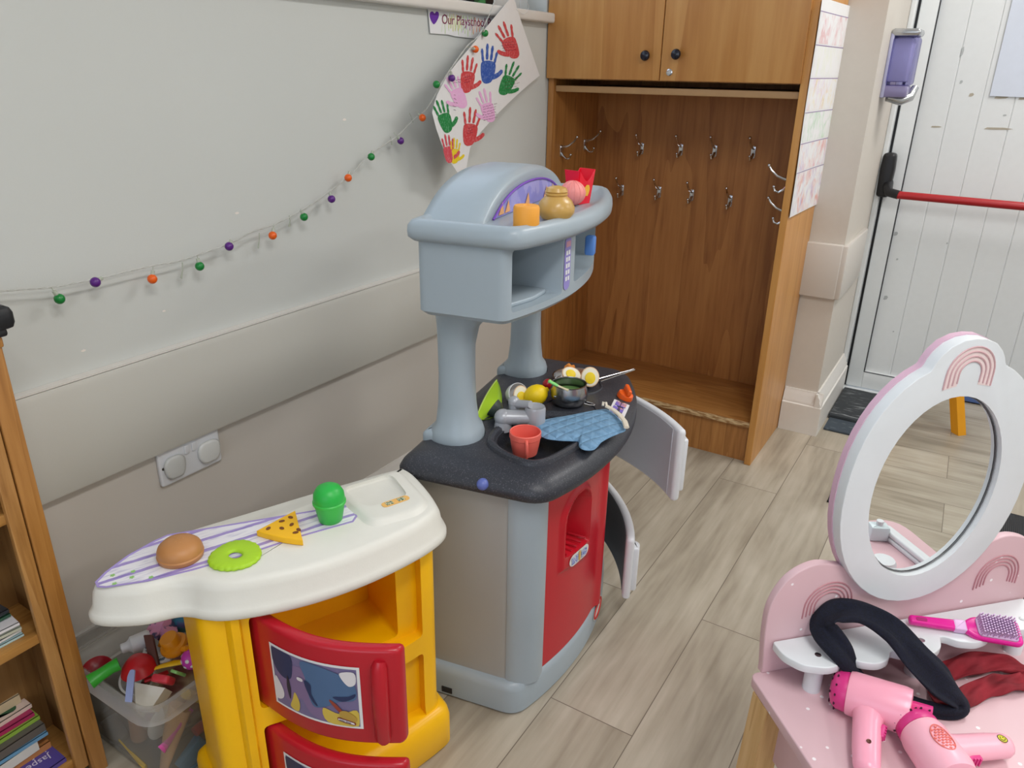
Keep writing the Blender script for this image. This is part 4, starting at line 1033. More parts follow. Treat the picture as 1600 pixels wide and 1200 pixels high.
def egg_half(name, label, c, nrm, r=.022, lng=1.2, up=(0, 0, 1), grp='egg halves on the play kitchen', shell=M_shell):
    M = axis_matrix(Vector((0, 0, 0)), Vector(nrm), up)
    t = thing(name, label, 'toy egg', tuple(c), 0, grp)
    b = MB(); b.lathe([(0, -r), (r * .5, -r * .87), (r * .87, -r * .5), (r, 0), (r * .93, .0012)], 28, M @ Matrix.Diagonal((1, lng, 1, 1))); b.build('shell', shell, t)
    b = MB(); b.lathe([(r * .93, .0002), (r * .9, .0015), (0, .0018)], 28, M @ Matrix.Diagonal((1, lng, 1, 1))); b.build('egg_white', M_alb, t)
    b = MB(); b.lathe([(r * .58, .001), (r * .54, .0035), (0, .0045)], 24, M @ T((0, -r * .12, 0)) @ Matrix.Diagonal((1, 1.12, 1, 1))); b.build('yolk', M_yolk, t)
    return t
tc_ = lambda v: (Vector((0, 0, CAM_H)) - Vector(v)).normalized()
c = onZ((922, 589), WZ + .030); d = tc_(c); egg_half('toy_egg_half', 'boiled egg half facing forward at the right of the frying pan', c, (d.x + .25, d.y - .05, d.z + .05), .0215, 1.08)
c = onZ((893, 585), WZ + .024); d = tc_(c); egg_half('toy_egg_half', 'boiled egg half tilted up at the left of the frying pan', c, (d.x + .5, d.y + .1, d.z + .75), .019, 1.25, (1, .3, 0))
c = onZ((890, 576), WZ + .026); b = MB(); b.tube([(-.012, 0, 0), (-.004, .003, .006), (.004, -.002, .004), (.012, .002, .008)], [.004, .006, .006, .004], 8); b.ell((0, .0, -.004), (.016, .012, .008), None, 12, 8)
o = b.build('toy_prawn', mat('orange_toy_prawn', (240, 150, 60), .45)); o.location = c; tag(o, 'orange toy food lump at the back of the frying pan', 'toy food')
# white cup on its side with an egg half, lemon, cherry
c = onZ((808, 616), WZ + .020); d = tc_(c)
ax = Vector((.55, -.25, .30)).normalized()
t = thing('toy_egg_cup', 'white toy bowl lying on its side behind the tap', 'bowl', tuple(c - ax * .012))
b = MB(); b.lathe([(0, -.018), (.010, -.018), (.018, -.010), (.0235, .004), (.025, .018), (.0238, .019), (.021, .004), (.014, -.008), (0, -.012)], 28, axis_matrix((0, 0, 0), ax)); b.build('bowl', mat('milk_plastic', (226, 228, 230), .35), t)
c2 = c + ax * .004 + Vector((.008, .0, -.002)); egg_half('toy_egg_half', 'egg half standing inside the tipped white bowl', c2, (.6, -.5, .35), .018, 1.25)
c = onZ((838, 617), WZ + .021); t = thing('toy_lemon', 'bright yellow toy lemon between the tap and the saucepan', 'lemon', tuple(c))
ld = Vector((.5, .75, .3)).normalized(); b = MB(); b.lathe([(0, -.030), (.007, -.028), (.016, -.022), (.0225, -.010), (.0235, 0), (.021, .011), (.014, .021), (.006, .026), (.0045, .030), (0, .031)], 26, axis_matrix((0, 0, 0), ld)); b.build('lemon_body', mat('lemon_yellow', (246, 210, 10), .45, bump=.15, bscale=300), t)
c = onZ((856, 600), WZ + .018); b = MB(); b.ell((0, 0, 0), (.012, .014, .012), None, 14, 10); o = b.build('toy_cherry', mat('cherry_red', (170, 24, 34), .35)); o.location = c; tag(o, 'dark red toy cherry peeping out behind the lemon', 'toy food')
# lime coloured leaf dish leaning on the post and a dark green half shell
c = onZ((756, 655), WZ)
t = thing('toy_leaf_dish', 'lime green leaf-shaped dish standing on edge behind the near post', 'dish', tuple(c))
a0 = onZ((744, 655), WZ + .002) - c; a1 = onZ((776, 594), WZ + .028) - c
mid_ = (a0 + a1) / 2; ln = (a1 - a0); lw = Vector((.050, -.018, -.010))
def leaf(u, v):
    # u along, v across
    w = math.sin(PI * u) ** .75
    p = a0 + ln * u + lw * (w * (v - .12)) + Vector((-.012, .004, .010)) * w * (1 - (2 * v - 1) ** 2) * -1
    return (p, (.6, -.4, .6))
b = MB(); b.sheet(leaf, 18, 8, .0018); b.build('dish', mat('lime_plastic', (176, 214, 44), .35), t)
b = MB(); b.tube([Vector(leaf(u / 14, 0)[0]) + Vector((.001, -.001, .001)) for u in range(15)], .0016, 6); b.build('rim', mat('pale_lime_edge', (206, 232, 110), .4), t)
c = onZ((771, 645), WZ + .006); b = MB(); b.lathe([(0, -.020), (.012, -.018), (.019, -.010), (.022, .002), (.020, .003), (.016, -.008), (0, -.014)], 24, axis_matrix((0, 0, 0), (-.4, -.1, .25)) @ Matrix.Diagonal((1.15, .85, 1, 1)))
o = b.build('toy_avocado_shell', mat('dark_green_plastic', (48, 60, 54), .4)); o.location = c + Vector((0, 0, .012)); tag(o, 'dark green half shell toy beside the lime leaf dish', 'toy food')
# oven mitt
mz = WZ + .011
mit_px = [(836, 668), (838, 660), (848, 653), (866, 649), (890, 645), (915, 640), (938, 636), (950, 636), (962, 644), (972, 655), (978, 668), (968, 673), (952, 680), (940, 687), (934, 694), (927, 699), (914, 699), (905, 694), (904, 686), (894, 685), (872, 684), (850, 680)]
mp_ = [onZ(p, mz + .004) for p in mit_px]; mc = sum(mp_, Vector()) / len(mp_)
t = thing('oven_mitt', 'blue quilted oven mitt lying over the edge of the sink', 'oven mitt', (mc.x, mc.y, WZ))
out = ccw(catmull([(v.x - mc.x, v.y - mc.y) for v in mp_], 4))
M_mitt = two_tone('quilted_blue_cotton', (110, 150, 184), (124, 164, 198), 90, .4, .6, .9)
def quilt(m):
    nt = m.node_tree; tcn = nd(nt, 'ShaderNodeTexCoord'); mpn = nd(nt, 'ShaderNodeMapping'); mpn.inputs['Rotation'].default_value = (0, 0, rad(20)); nt.links.new(tcn.outputs['Object'], mpn.inputs[0])
    outs = []
    for d in ('X', 'Y'):
        w = nd(nt, 'ShaderNodeTexWave', Scale=13.0, Distortion=.4); w.bands_direction = d; nt.links.new(mpn.outputs[0], w.inputs['Vector']); outs.append(w.outputs['Fac'])
    mi = nd(nt, 'ShaderNodeMath', operation='MINIMUM'); nt.links.new(outs[0], mi.inputs[0]); nt.links.new(outs[1], mi.inputs[1])
    po = nd(nt, 'ShaderNodeMath', operation='POWER'); po.inputs[1].default_value = .35; nt.links.new(mi.outputs[0], po.inputs[0])
    bp = nd(nt, 'ShaderNodeBump'); bp.inputs['Strength'].default_value = .8; bp.inputs['Distance'].default_value = .004
    nt.links.new(po.outputs[0], bp.inputs['Height']); nt.links.new(bp.outputs[0], nt.nodes['Principled BSDF'].inputs['Normal'])
quilt(M_mitt)
def pillow(b, poly, z0, h, M=None, drape=None, N=6):
    ctr = Vector((sum(p[0] for p in poly) / len(poly), sum(p[1] for p in poly) / len(poly)))
    R = []
    for side in (-1, 1):
        seq = range(N + 1) if side < 0 else range(N, -1, -1)
        for k in seq:
            a = k / N
            if side > 0 and k == N: continue
            rr_ = .04 + .96 * math.sin(a * PI / 2)
            R.append([(ctr.x + (x - ctr.x) * rr_, ctr.y + (y - ctr.y) * rr_, z0 + h / 2 + side * h / 2 * (1 - rr_ ** 3) ** .6 if rr_ < 1 else z0 + h / 2) for x, y in poly])
    b.loft(R, M)
b = MB(); pillow(b, out, .001, .016); b.build('mitt_body', M_mitt, t, sharp=80)
b = MB(); cf = [onZ(p, mz + .010) - Vector(t.location) for p in ((948, 635), (958, 640), (968, 648), (976, 658), (979, 668))]
b.tube(cf, .0058, 8, flat=.5); b.tube([cf[0], cf[0] + Vector((-.004, .004, .006)), cf[0] + Vector((-.010, .003, .006)), cf[0] + Vector((-.008, -.002, .0))], .003, 6); b.build('cuff_binding', mat('cream_binding', (228, 218, 200), .9), t)

# ================================================================== YELLOW TOY IRONING COUNTER (local x = front, y = along)
YO = Vector((-.84, .74, 0)); YA = rad(-23)
yel = thing('toy_ironing_counter', 'yellow toy counter with an ivory ironing board top and two red swing doors', 'toy counter', tuple(YO), YA)
YI = (T(YO) @ RZ(YA)).inverted()
def yz(p, z): return YI @ onZ(p, z)
def yshape(hw, back, cx, bu, r): return dshape(hw, back, cx, bu, r, 18, .02)
b = MB(); b.rings(yshape(.203, -.10, .055, .028, .05), [(-.004, .09), (0, .12), (0, .47), (.004, .495)])
def ycut(y0, y1, z0, z1, x0=-.08):
    c = MB(); c.prism(rounded([(y0, z0), (y1, z0), (y1, z1), (y0, z1)], .01, 3), x0, .3, M=basis((0, 0, 0), (0, 1, 0), (0, 0, 1))); return c
# an outer recess for each door and the deep shelf space behind it
boolean(b, [ycut(-.135, .165, .288, .472, .045), ycut(-.12, .125, .294, .466), ycut(-.135, .165, .065, .250, .045), ycut(-.12, .125, .085, .245)], 'counter_body', M_yellow, yel)
b = MB(); b.rings(yshape(.222, -.115, .072, .03, .06), [(.006, 0), (0, .008), (0, .07), (.003, .085), (.010, .096), (.02, .1)], convex=True); b.build('foot_plinth', M_yellow, yel)
b = MB(); b.prism(rounded(rect(.034, .05, 0, 0), .012, 3), .0, .37, r=.004, M=T((-.5, 0, 0))) if False else None
b.loft([[(.066 + .010 * k_, y, z) for y, k_ in [(-.168, 0), (-.162, 1), (-.150, 1), (-.144, 0)]] + [(.04, -.144, z), (.04, -.168, z)] for z in (.10, .485)]); b.build('front_rib', M_yellow, yel)
# ivory top
top = [(-.118, -.185), (-.095, -.215), (-.086, -.26), (-.068, -.305), (-.040, -.330), (-.012, -.320), (.018, -.272), (.028, -.228), (.040, -.208), (.058, -.192), (.078, -.165), (.098, -.11), (.112, -.04), (.114, .04), (.104, .12), (.088, .18), (.066, .214), (.03, .228), (-.04, .238), (-.095, .238), (-.118, .215), (-.122, .1), (-.121, -.08)]
tops = catmull(top, 5)
b = MB(); b.rings(tops, [(.010, .484), (.001, .484), (-.003, .488), (-.003, .497), (.0, .502), (.004, .508), (.008, .530), (.012, .539), (.017, .544), (.022, .546)])
btop = b.build('ironing_board_top', M_board, yel, sharp=60)
# raised iron rest with a dished tray
b = MB(); rs = rounded([(-.088, .075), (.052, .085), (.060, .165), (.040, .195), (-.088, .205)], .02, 4)
ct = MB(); ct.prism(rounded([(-.078, .088), (.006, .096), (.012, .175), (-.078, .185)], .02, 4), .5475, .60, rb=.004)
b.rings(rs, [(-.012, .543), (-.006, .546), (0, .552), (.004, .5545), (.010, .555)]); boolean(b, [ct], 'iron_rest', M_board, btop, sharp=60)
q = yz((618, 783), .556)
M45 = T((q.x, q.y, .5553)) @ RZ(rad(2))
b = MB(); pl = [(x, y) for x, y in rounded(rect(.016, .052), .008, 4)]; b.prism(pl, 0, .0008, M=M45); s_ = b.build('iron_sticker', mat('apricot_sticker', (238, 186, 104), .5), btop)
b = MB(); 
for cy in (-.012, .011): b.prism(rect(.010, .013, 0, cy), .0008, .0013, M=M45)
b.build('sticker_picture', two_tone('iron_print', (74, 110, 90), (214, 206, 170), 300, .45, .55), s_)
# purple striped cover on the board
cov_px = [(149, 910), (165, 894), (200, 868), (240, 846), (262, 836), (545, 789), (556, 795), (558, 806), (552, 815), (470, 838), (380, 868), (300, 891), (230, 908), (165, 918), (152, 917)]
cv = [yz(p, .5465) for p in cov_px]; cvp = ccw([(v.x, v.y) for v in cv])
def stripes():
    m = bpy.data.materials.new('purple_striped_cover'); m.use_nodes = True; nt = m.node_tree; b_ = nt.nodes['Principled BSDF']
    tc = nd(nt, 'ShaderNodeTexCoord'); sx = nd(nt, 'ShaderNodeSeparateXYZ'); nt.links.new(tc.outputs['Object'], sx.inputs[0])
    n0 = nd(nt, 'ShaderNodeTexNoise', Scale=60.0, Detail=4.0); nt.links.new(tc.outputs['Object'], n0.inputs['Vector'])
    ad = nd(nt, 'ShaderNodeMath', operation='MULTIPLY_ADD'); ad.inputs[1].default_value = .004; nt.links.new(n0.outputs['Fac'], ad.inputs[0]); nt.links.new(sx.outputs['X'], ad.inputs[2])
    mu = nd(nt, 'ShaderNodeMath', operation='MULTIPLY'); mu.inputs[1].default_value = 1 / .031; nt.links.new(ad.outputs[0], mu.inputs[0])
    fr_ = nd(nt, 'ShaderNodeMath', operation='FRACT'); nt.links.new(mu.outputs[0], fr_.inputs[0])
    r = ramp(nt, [(.22, (166, 148, 208)), (.26, (236, 234, 240))]); nt.links.new(fr_.outputs[0], r.inputs[0])
    mp = nd(nt, 'ShaderNodeMapping'); mp.inputs['Scale'].default_value = (90, 10, 10); nt.links.new(tc.outputs['Object'], mp.inputs[0])
    n2 = nd(nt, 'ShaderNodeTexNoise', Scale=2.0, Detail=6.0); nt.links.new(mp.outputs[0], n2.inputs['Vector'])
    r2 = ramp(nt, [(.50, (255, 255, 255)), (.70, (206, 204, 226))]); nt.links.new(n2.outputs['Fac'], r2.inputs[0])
    mx = nd(nt, 'ShaderNodeMix', data_type='RGBA', blend_type='MULTIPLY'); mx.inputs[0].default_value = 1; nt.links.new(r.outputs[0], mx.inputs[6]); nt.links.new(r2.outputs[0], mx.inputs[7])
    nt.links.new(mx.outputs[2], b_.inputs['Base Color']); b_.inputs['Roughness'].default_value = .5
    return m
M_cov = stripes()
b = MB(); b.prism(cvp, .5455, .5467); cv_o = b.build('board_cover', M_cov, btop)
b = MB(); b.tube([(x, y, .5467) for x, y in inset_poly(cvp, .001)], .0022, 5, True, flat=.4); b.build('cover_border', mat('lavender_print', (164, 146, 206), .6), cv_o)
b = MB()
for p in [(176, 899), (179, 912), (206, 902), (236, 902), (208, 893)]:
    v = yz(p, .5468)
    b.face([(v.x + .0042 * math.cos(2 * PI * k / 10) * (.7 if k % 2 else 1), v.y + .0042 * math.sin(2 * PI * k / 10) * (.7 if k % 2 else 1), .54695) for k in range(10)])
b.build('leaf_print', mat('leaf_print_green', (150, 200, 120), .6), cv_o)
# red swing doors
def swing(z0, z1, ang, name='swing_door'):
    hx, hy = .047, -.120; L = .252
    MD = T((hx, hy, 0)) @ RZ(-rad(ang)) @ T((-hx, -hy, 0))
    # closed door runs along +y from the hinge; bow outwards (+x)
    n = 16; f = []; g = []
    for k in range(n + 1):
        u = k / n; y = hy + L * u; x = hx + .030 * math.sin(PI * min(1, u * .95))
        f.append((x + .014, y)); g.append((x - .008, y))
    d = bowed(f, g, z0, z1, .008, MD).build(name, M_redw, yel, sharp=50)
    def fp(u, z, off=.0012): return MD @ Vector((hx + .030 * math.sin(PI * min(1, u * .95)) + .014 + off, hy + L * u, z))
    # moulded grip along the free edge
    b = MB(); b.tube([fp(.915, z0 + .012, -.001), fp(.915, z0 + .02, .002), fp(.915, (z0 + z1) / 2, .003), fp(.915, z1 - .03, .002), fp(.915, z1 - .02, -.002)], [.010, .0125, .013, .0125, .009], 12); b.build('grip', M_redw, d)
    # picture of a pile of washing
    h = z1 - z0; U0, U1, A, B_ = .20, .785, z0 + .038, z1 - .036
    def sp(u, v, off): return fp(U0 + (U1 - U0) * u, A + (B_ - A) * v, off)
    def patch(poly, m, off, nm, par):
        b = MB(); b.face([tuple(sp(x, y, off)) for x, y in poly]); return b.build(nm, m, par)
    b = MB(); b.grid(lambda u, v: tuple(sp(-.03 + 1.06 * u, -.04 + 1.08 * v, .0012)), 12, 4); pic = b.build('picture_sticker', M_paper, d)
    b = MB(); b.grid(lambda u, v: tuple(sp(u, v, .0016)), 12, 4); b.build('picture_ground', mat('print_dusk', (120, 110, 150), .5), pic)
    Ml = mat('print_lilac', (132, 110, 150), .5); Mn = mat('print_navy', (36, 50, 92), .5); Mb = mat('print_denim', (78, 108, 148), .5); My = mat('print_yellow', (214, 186, 80), .5); Mr = mat('print_rust', (150, 62, 44), .5); Mk = mat('print_ink', (34, 34, 52), .5); Mw = mat('print_white', (226, 222, 226), .5)
    def P_(pl, m, off, nm): 
        # subdivide so that the patch follows the bowed door
        pl = catmull(pl, 4)
        bm_ = MB(); c = (sum(x for x, y in pl) / len(pl), sum(y for x, y in pl) / len(pl))
        N = 4
        def fn(u, v): i = u * len(pl); k = int(round(i)) % len(pl); x, y = pl[k]; x = c[0] + (x - c[0]) * v; y = c[1] + (y - c[1]) * v; return tuple(sp(min(max(x, 0), 1), min(max(y, 0), 1), off))
        bm_.grid(fn, len(pl), N); return bm_.build(nm, m, pic, normals=False)
    P_([(.05, .55), (.2, .78), (.42, .85), (.5, .6), (.62, .3), (.72, .12), (.6, .02), (.45, .1), (.36, .3), (.25, .12), (.12, .2), (.05, .4)], Ml, .0022, 'printed_shirt')
    P_([(.0, .98), (.25, 1.0), (.28, .8), (.24, .58), (.12, .55), (.02, .7)], Mn, .0026, 'printed_trousers')
    P_([(.4, .98), (.7, .96), (.95, .8), (.98, .5), (.80, .42), (.66, .3), (.52, .24), (.46, .42), (.44, .7)], Mb, .003, 'printed_jeans')
    P_([(.62, .26), (.8, .2), (.98, .3), (.99, .02), (.66, .02)], My, .0026, 'printed_cloth')
    P_([(.24, .22), (.28, .36), (.33, .2), (.3, .03), (.2, .06)], My, .0026, 'printed_cloth')
    P_([(.70, .42), (.74, .42), (.84, .26), (.8, .24)], Mr, .0036, 'printed_brush')
    P_([(.8, .24), (.88, .28), (.98, .16), (.94, .08), (.84, .12)], mat('print_straw', (186, 150, 66), .5), .0038, 'printed_brush')
    P_([(.84, .94), (.98, .96), (.99, .78), (.92, .72), (.85, .84)], Mw, .0034, 'printed_sock')
    P_([(.0, .1), (.1, .14), (.12, .3), (.02, .5)], Mw, .003, 'printed_towel')
    P_([(.50, .62), (.42, .66), (.46, .45), (.52, .3), (.56, .28), (.50, .45)], Mn, .0036, 'printed_fold')
    P_([(.74, .5), (.9, .54), (.98, .6), (.96, .52), (.84, .44)], Mn, .0036, 'printed_fold')
    P_([(.18, .4), (.2, .62), (.23, .42), (.21, .2)], Mk, .0032, 'printed_fold')
    P_([(.34, .68), (.40, .68), (.40, .63), (.34, .63)], Mw, .0038, 'printed_tag')
    P_([(.775, .13), (.80, .155), (.94, .10), (.965, .07), (.945, .04), (.80, .09)], mat('badge_maroon', (130, 40, 44), .5), .0041, 'printed_badge_edge')
    P_([(.785, .12), (.80, .138), (.935, .09), (.95, .07), (.94, .055), (.80, .105)], Mw, .0044, 'printed_badge')
    e = sp(.80, .108, .0052); ex = (sp(.94, .066, .0052) - e).normalized(); text_mesh('little tikes', .01, basis(e, ex, (0, 0, 1)), Mk, 'badge_lettering', pic, .0001, fit=.018)
    return d
swing(.288, .472, 53)
swing(.062, .246, 53)

# food on the board
BZ = .5468
q = onZ((283, 870), BZ); t = thing('toy_burger_bun', 'brown sesame toy burger bun top on the striped board', 'toy food', (q.x, q.y, BZ), .3)
M_bun = mat('bun_brown', (190, 132, 78), .45)
b = MB(); b.lathe([(0, 0), (.0315, .0), (.0335, .002), (.0345, .008), (.0330, .010), (.0335, .014), (.031, .021), (.024, .0275), (.013, .031), (0, .032)], 36); b.build('bun', M_bun, t)
b = MB(); rr = random.Random(5)
for k in range(46):
    a = k * 2.399; r_ = .026 * math.sqrt((k + .5) / 46); z = .032 - .011 * (r_ / .026) ** 2.2
    b.ell((0, 0, 0), (.0016, .001, .0007), T((r_ * math.cos(a), r_ * math.sin(a), z)) @ RZ(rr.uniform(0, 3)), 6, 5)
b.build('sesame', mat('sesame_tan', (204, 150, 94), .5), t)
q = onZ((368, 870), BZ); b = MB(); n = 132; oo = []; ii = []
for k in range(n):
    a = 2 * PI * k / n; r_ = .0385 + .0013 * abs(math.sin(a * 11)) + .0012 * math.sin(a * 3 + 1); z = .0035 + .0006 * math.sin(a * 9 + 1)
    oo.append((r_, a, z)); 
rgs = [[(.012, 0.0), (.012, .004)], ]
ringsL = []
for r0_, z0_ in [(.0115, .001), (.0115, .0045), (.016, .0055)]: ringsL.append([(r0_ * math.cos(2 * PI * k / n), r0_ * .8 * math.sin(2 * PI * k / n), z0_) for k in range(n)])
ringsL.append([((r_ - .004) * math.cos(a), (r_ - .004) * math.sin(a), .0065) for r_, a, z in oo]); ringsL.append([(r_ * math.cos(a), r_ * math.sin(a), z) for r_, a, z in oo]); ringsL.append([(r_ * .985 * math.cos(a), r_ * .985 * math.sin(a), max(.0002, z - .0035)) for r_, a, z in oo]); ringsL.append([(.016 * math.cos(2 * PI * k / n), .014 * math.sin(2 * PI * k / n), .0002) for k in range(n)]); ringsL.append(ringsL[0])
b.loft(ringsL, None, False, False); o = b.build('toy_lettuce', mat('lime_lettuce', (172, 216, 40), .5), sharp=80); o.location = (q.x, q.y, BZ); tag(o, 'lime green toy lettuce ring with a hole and wavy edge', 'toy food')
pz = [onZ(p, BZ) for p in ((462, 806), (402, 838), (474, 853))]; c = sum(pz, Vector()) / 3
t = thing('toy_pizza_slice', 'yellow toy pizza slice with brown spots beside the green pot', 'toy food', (c.x, c.y, BZ))
tip, l_, r_ = [(v.x - c.x, v.y - c.y) for v in pz]
arcp = [tuple(Vector(l_) * (1 - k / 6) + Vector(r_) * (k / 6) + (Vector(l_) + Vector(r_) - 2 * Vector(tip)).normalized() * .004 * math.sin(PI * k / 6)) for k in range(7)]
b = MB(); b.prism([tip] + arcp, 0, .011, r=.0015); b.build('slice', mat('cheese_yellow', (250, 190, 20), .45), t)
b = MB(); rr = random.Random(11)
for k, (u, v) in enumerate([(.3, .5), (.5, .25), (.55, .7), (.75, .45), (.8, .85), (.85, .15), (.68, .95)]):
    pp = Vector(tip) * (1 - u) + (Vector(l_) * (1 - v) + Vector(r_) * v) * u
    b.lathe([(.0042, .0105), (.004, .0118), (0, .012)], 12, T((pp.x, pp.y, 0)) @ RZ(k) @ Matrix.Diagonal((1.2, .8, 1, 1)))
b.build('topping', mat('brown_topping', (120, 66, 16), .5), t)
q = onZ((517, 812), BZ); t = thing('toy_ice_cream_pot', 'bright green toy pot with a domed lid on the striped board', 'toy', (q.x, q.y, BZ))
M_green = mat('bright_green_plastic', (58, 190, 74), .4)
b = MB(); n = 28; b.lathe([(0, 0), (.0175, 0), (.0195, .002), (.0255, .033), (.0275, .034), (.0275, .0375), (.026, .039)], 32); b.build('pot', M_green, t)
b = MB(); b.lathe([(.0258, .039), (.0262, .041), (.025, .052), (.020, .061), (.011, .0665), (0, .068)], 32); b.build('lid', mat('leaf_green_plastic', (40, 180, 70), .4), t)

# ================================================================== PINK DRESSING TABLE (local x = front, y = along the mirror)
VO = Vector((-.137, .859, 0)); VA = rad(-44)
van = thing('dressing_table', "pink child's dressing table with a white cloud-topped mirror", 'dressing table', tuple(VO), VA)
VI = (T(VO) @ RZ(VA)).inverted()
VT = .5
b = MB(); tp_ = rounded([(0, 0), (0, .445), (.20, .47), (.285, .455), (.31, .39), (.31, .05), (.285, -.015), (.20, -.02)][::1], [.02, .02, .05, .03, .03, .03, .03, .05], 5)
tp_ = rounded([(-.004, -.004), (-.004, .449), (.305, .465), (.305, -.02)], [.012, .012, .05, .05], 6)
b.prism(tp_, VT - .016, VT, r=.002); b.build('table_top', M_pinkd, van)
b = MB(); b.prism(rounded([(.02, .018), (.02, .435), (.28, .44), (.28, .012)], .01, 3), VT - .11, VT - .016); b.build('apron', M_pinkd, van)
for lx, ly, sx, sy in ((.03, .012, -.0, -1), (.03, .43, 0, 1), (.27, .0, 1, -1), (.27, .44, 1, 1)):
    b = MB(); dx, dy = -.03 * 0 + sx * .02, sy * .03
    b.loft([[(lx + a * .017 * k + dx * (VT - .016 - z) / .48, ly + c_ * .017 * k + dy * (VT - .016 - z) / .48, z) for a, c_ in ((-1, -1), (1, -1), (1, 1), (-1, 1))] for z, k in ((0, .75), (VT - .016, 1.05))]); b.build('leg', M_legwood, van)
# back panel outline in (y, z)
def vpl(pts): return pts
pan_ = catmull([(.012, .51), (.006, .57), (.008, .615), (.028, .652), (.062, .668), (.098, .662), (.120, .655), (.20, .66), (.31, .655), (.335, .662), (.37, .668), (.41, .652), (.430, .615), (.432, .57), (.426, .51)], 5, False)
bp0 = MB(); BX = basis((0, 0, 0), (0, 1, 0), (0, 0, 1))   # prism x->y, y->z, z->x
bp0.prism([(.012, VT), *[p for p in pan_], (.426, VT)], -.012, .0, r=.002, M=BX); bpo = bp0.build('back_panel', M_pinkd, van)
def rainbow(cy, cz, R, n, off, m, nm, par, rad_=.0011, step=.0052, drop=.016):
    b = MB()
    for k in range(n):
        r = R - step * k
        b.tube([(off, cy - r, cz - drop * (1 - .12 * k))] + [(off, cy + r * math.cos(PI - PI * j / 16), cz + r * math.sin(PI * j / 16) * 1.0) for j in range(17)] + [(off, cy + r, cz - drop * (1 - .12 * k))], rad_, 5, flat=1)
    return b.build(nm, m, par)
M_rose = mat('dusty_rose_line', (186, 128, 136), .5)
rainbow(.094, .600, .036, 4, .0004, M_rose, 'rainbow_motif', bpo)
rainbow(.3665, .600, .036, 4, .0004, M_rose, 'rainbow_motif', bpo)
# mirror frame: cloud-topped outline, white front and pink back
MC, MZ = .2125, .765
def frame_outline():
    pts = []
    for k in range(45):
        th = rad(110.5 + (429.5 - 110.5) * k / 44); sn = math.sin(th); cs_ = math.cos(th); pts.append((MC + .137 * math.copysign(abs(cs_) ** (2 / 2.25), cs_), MZ + .177 * abs(sn) ** (2 / 2.25)) if sn > 0 else (MC + .137 * cs_, MZ + .170 * sn))
    right = [(MC + .0515, MZ + .1705), (MC + .049, MZ + .177), (MC + .043, MZ + .186), (MC + .032, MZ + .196), (MC + .016, MZ + .2025), (MC + .0, MZ + .204)]
    right = right[:-1] + [(MC + .0001, MZ + .204)]
    return pts[:] + [(y, z) for y, z in right] + [(2 * MC - y, z) for y, z in right[::-1]]
fo = frame_outline()
gl_ = ellipse(.2095, .766, .094, .130, 48)
b = MB(); b.prism(ccw(fo), -.012, .011, r=.001, M=BX); c = MB(); c.prism(gl_, -.003, .05, M=BX)
fr_o = boolean(b, [c], 'mirror_frame', M_vwhite, van)
b = MB(); b.prism(inset_poly(ccw(fo), -.0012), -.0135, -.0045, M=BX); b.build('frame_back', mat('lilac_pink_edge', (214, 176, 196), .45), fr_o)
b = MB(); b.prism(ellipse(.2095, .766, .0925, .1285, 48), -.002, .0025, M=BX); m_ = mat('mirror_silver', (236, 238, 238), 0.0, .5, metal=1.0)
nt = m_.node_tree; nt.nodes['Principled BSDF'].inputs['Roughness'].default_value = 0.0
b.build('mirror_glass', m_, fr_o)
b = MB(); b.tube([(.0035, y, z) for y, z in ellipse(.2095, .766, .0925, .1285, 48)], .0007, 5, True); b.build('mirror_rim', mat('dark_mirror_edge', (90, 90, 92), .3), fr_o)
b = MB()
rb_ = rainbow(MC + .003, .925, .034, 4, .0115, mat('rainbow_pink', (206, 168, 172), .5), 'rainbow_motif', fr_o, .0011, .006, .018)
b = MB(); b.face([(.0113, MC + .003 + .034 * math.cos(PI * j / 20), .925 + .034 * math.sin(PI * j / 20)) for j in range(21)] + [(.0113, MC + .003 - .034, .906), (.0113, MC + .003 - .015, .910), *[(.0113, MC + .003 - .015 * math.cos(PI * j / 12), .925 + .015 * math.sin(PI * j / 12)) for j in range(13)], (.0113, MC + .003 + .015, .910), (.0113, MC + .003 + .034, .906)])
b.build('rainbow_fill', mat('blush_print', (238, 218, 216), .5), fr_o)
# cloud shelf on pegs
sh = [(.002, .018), (.002, .424), (.030, .432), (.052, .412), (.060, .385), (.056, .345), (.044, .332), (.062, .308), (.066, .285), (.058, .262), (.046, .252), (.044, .245), (.062, .232), (.070, .212), (.070, .190), (.058, .168), (.052, .160), (.066, .148), (.070, .128), (.062, .108), (.050, .098), (.060, .082), (.062, .060), (.050, .032), (.028, .018)]
ZS = .555
b = MB(); b.prism(rounded(sh, [.004, .004] + [.008] * (len(sh) - 2), 3), ZS - .012, ZS, r=.0015); cs = b.build('cloud_shelf', M_vwhite, van, sharp=50)
for lx, ly in ((.038, .062), (.040, .385), (.045, .215)):
    b = MB(); b.lathe([(.0115, VT), (.0115, ZS - .012)], 20, T((lx, ly, 0))); b.build('shelf_peg', M_vwhite, van)
    b = MB(); b.lathe([(.0042, ZS), (.0042, ZS + .0006), (.0025, ZS + .0004), (0, ZS + .0004)], 14, T((lx, ly, 0))); b.build('screw', M_chrome, cs)

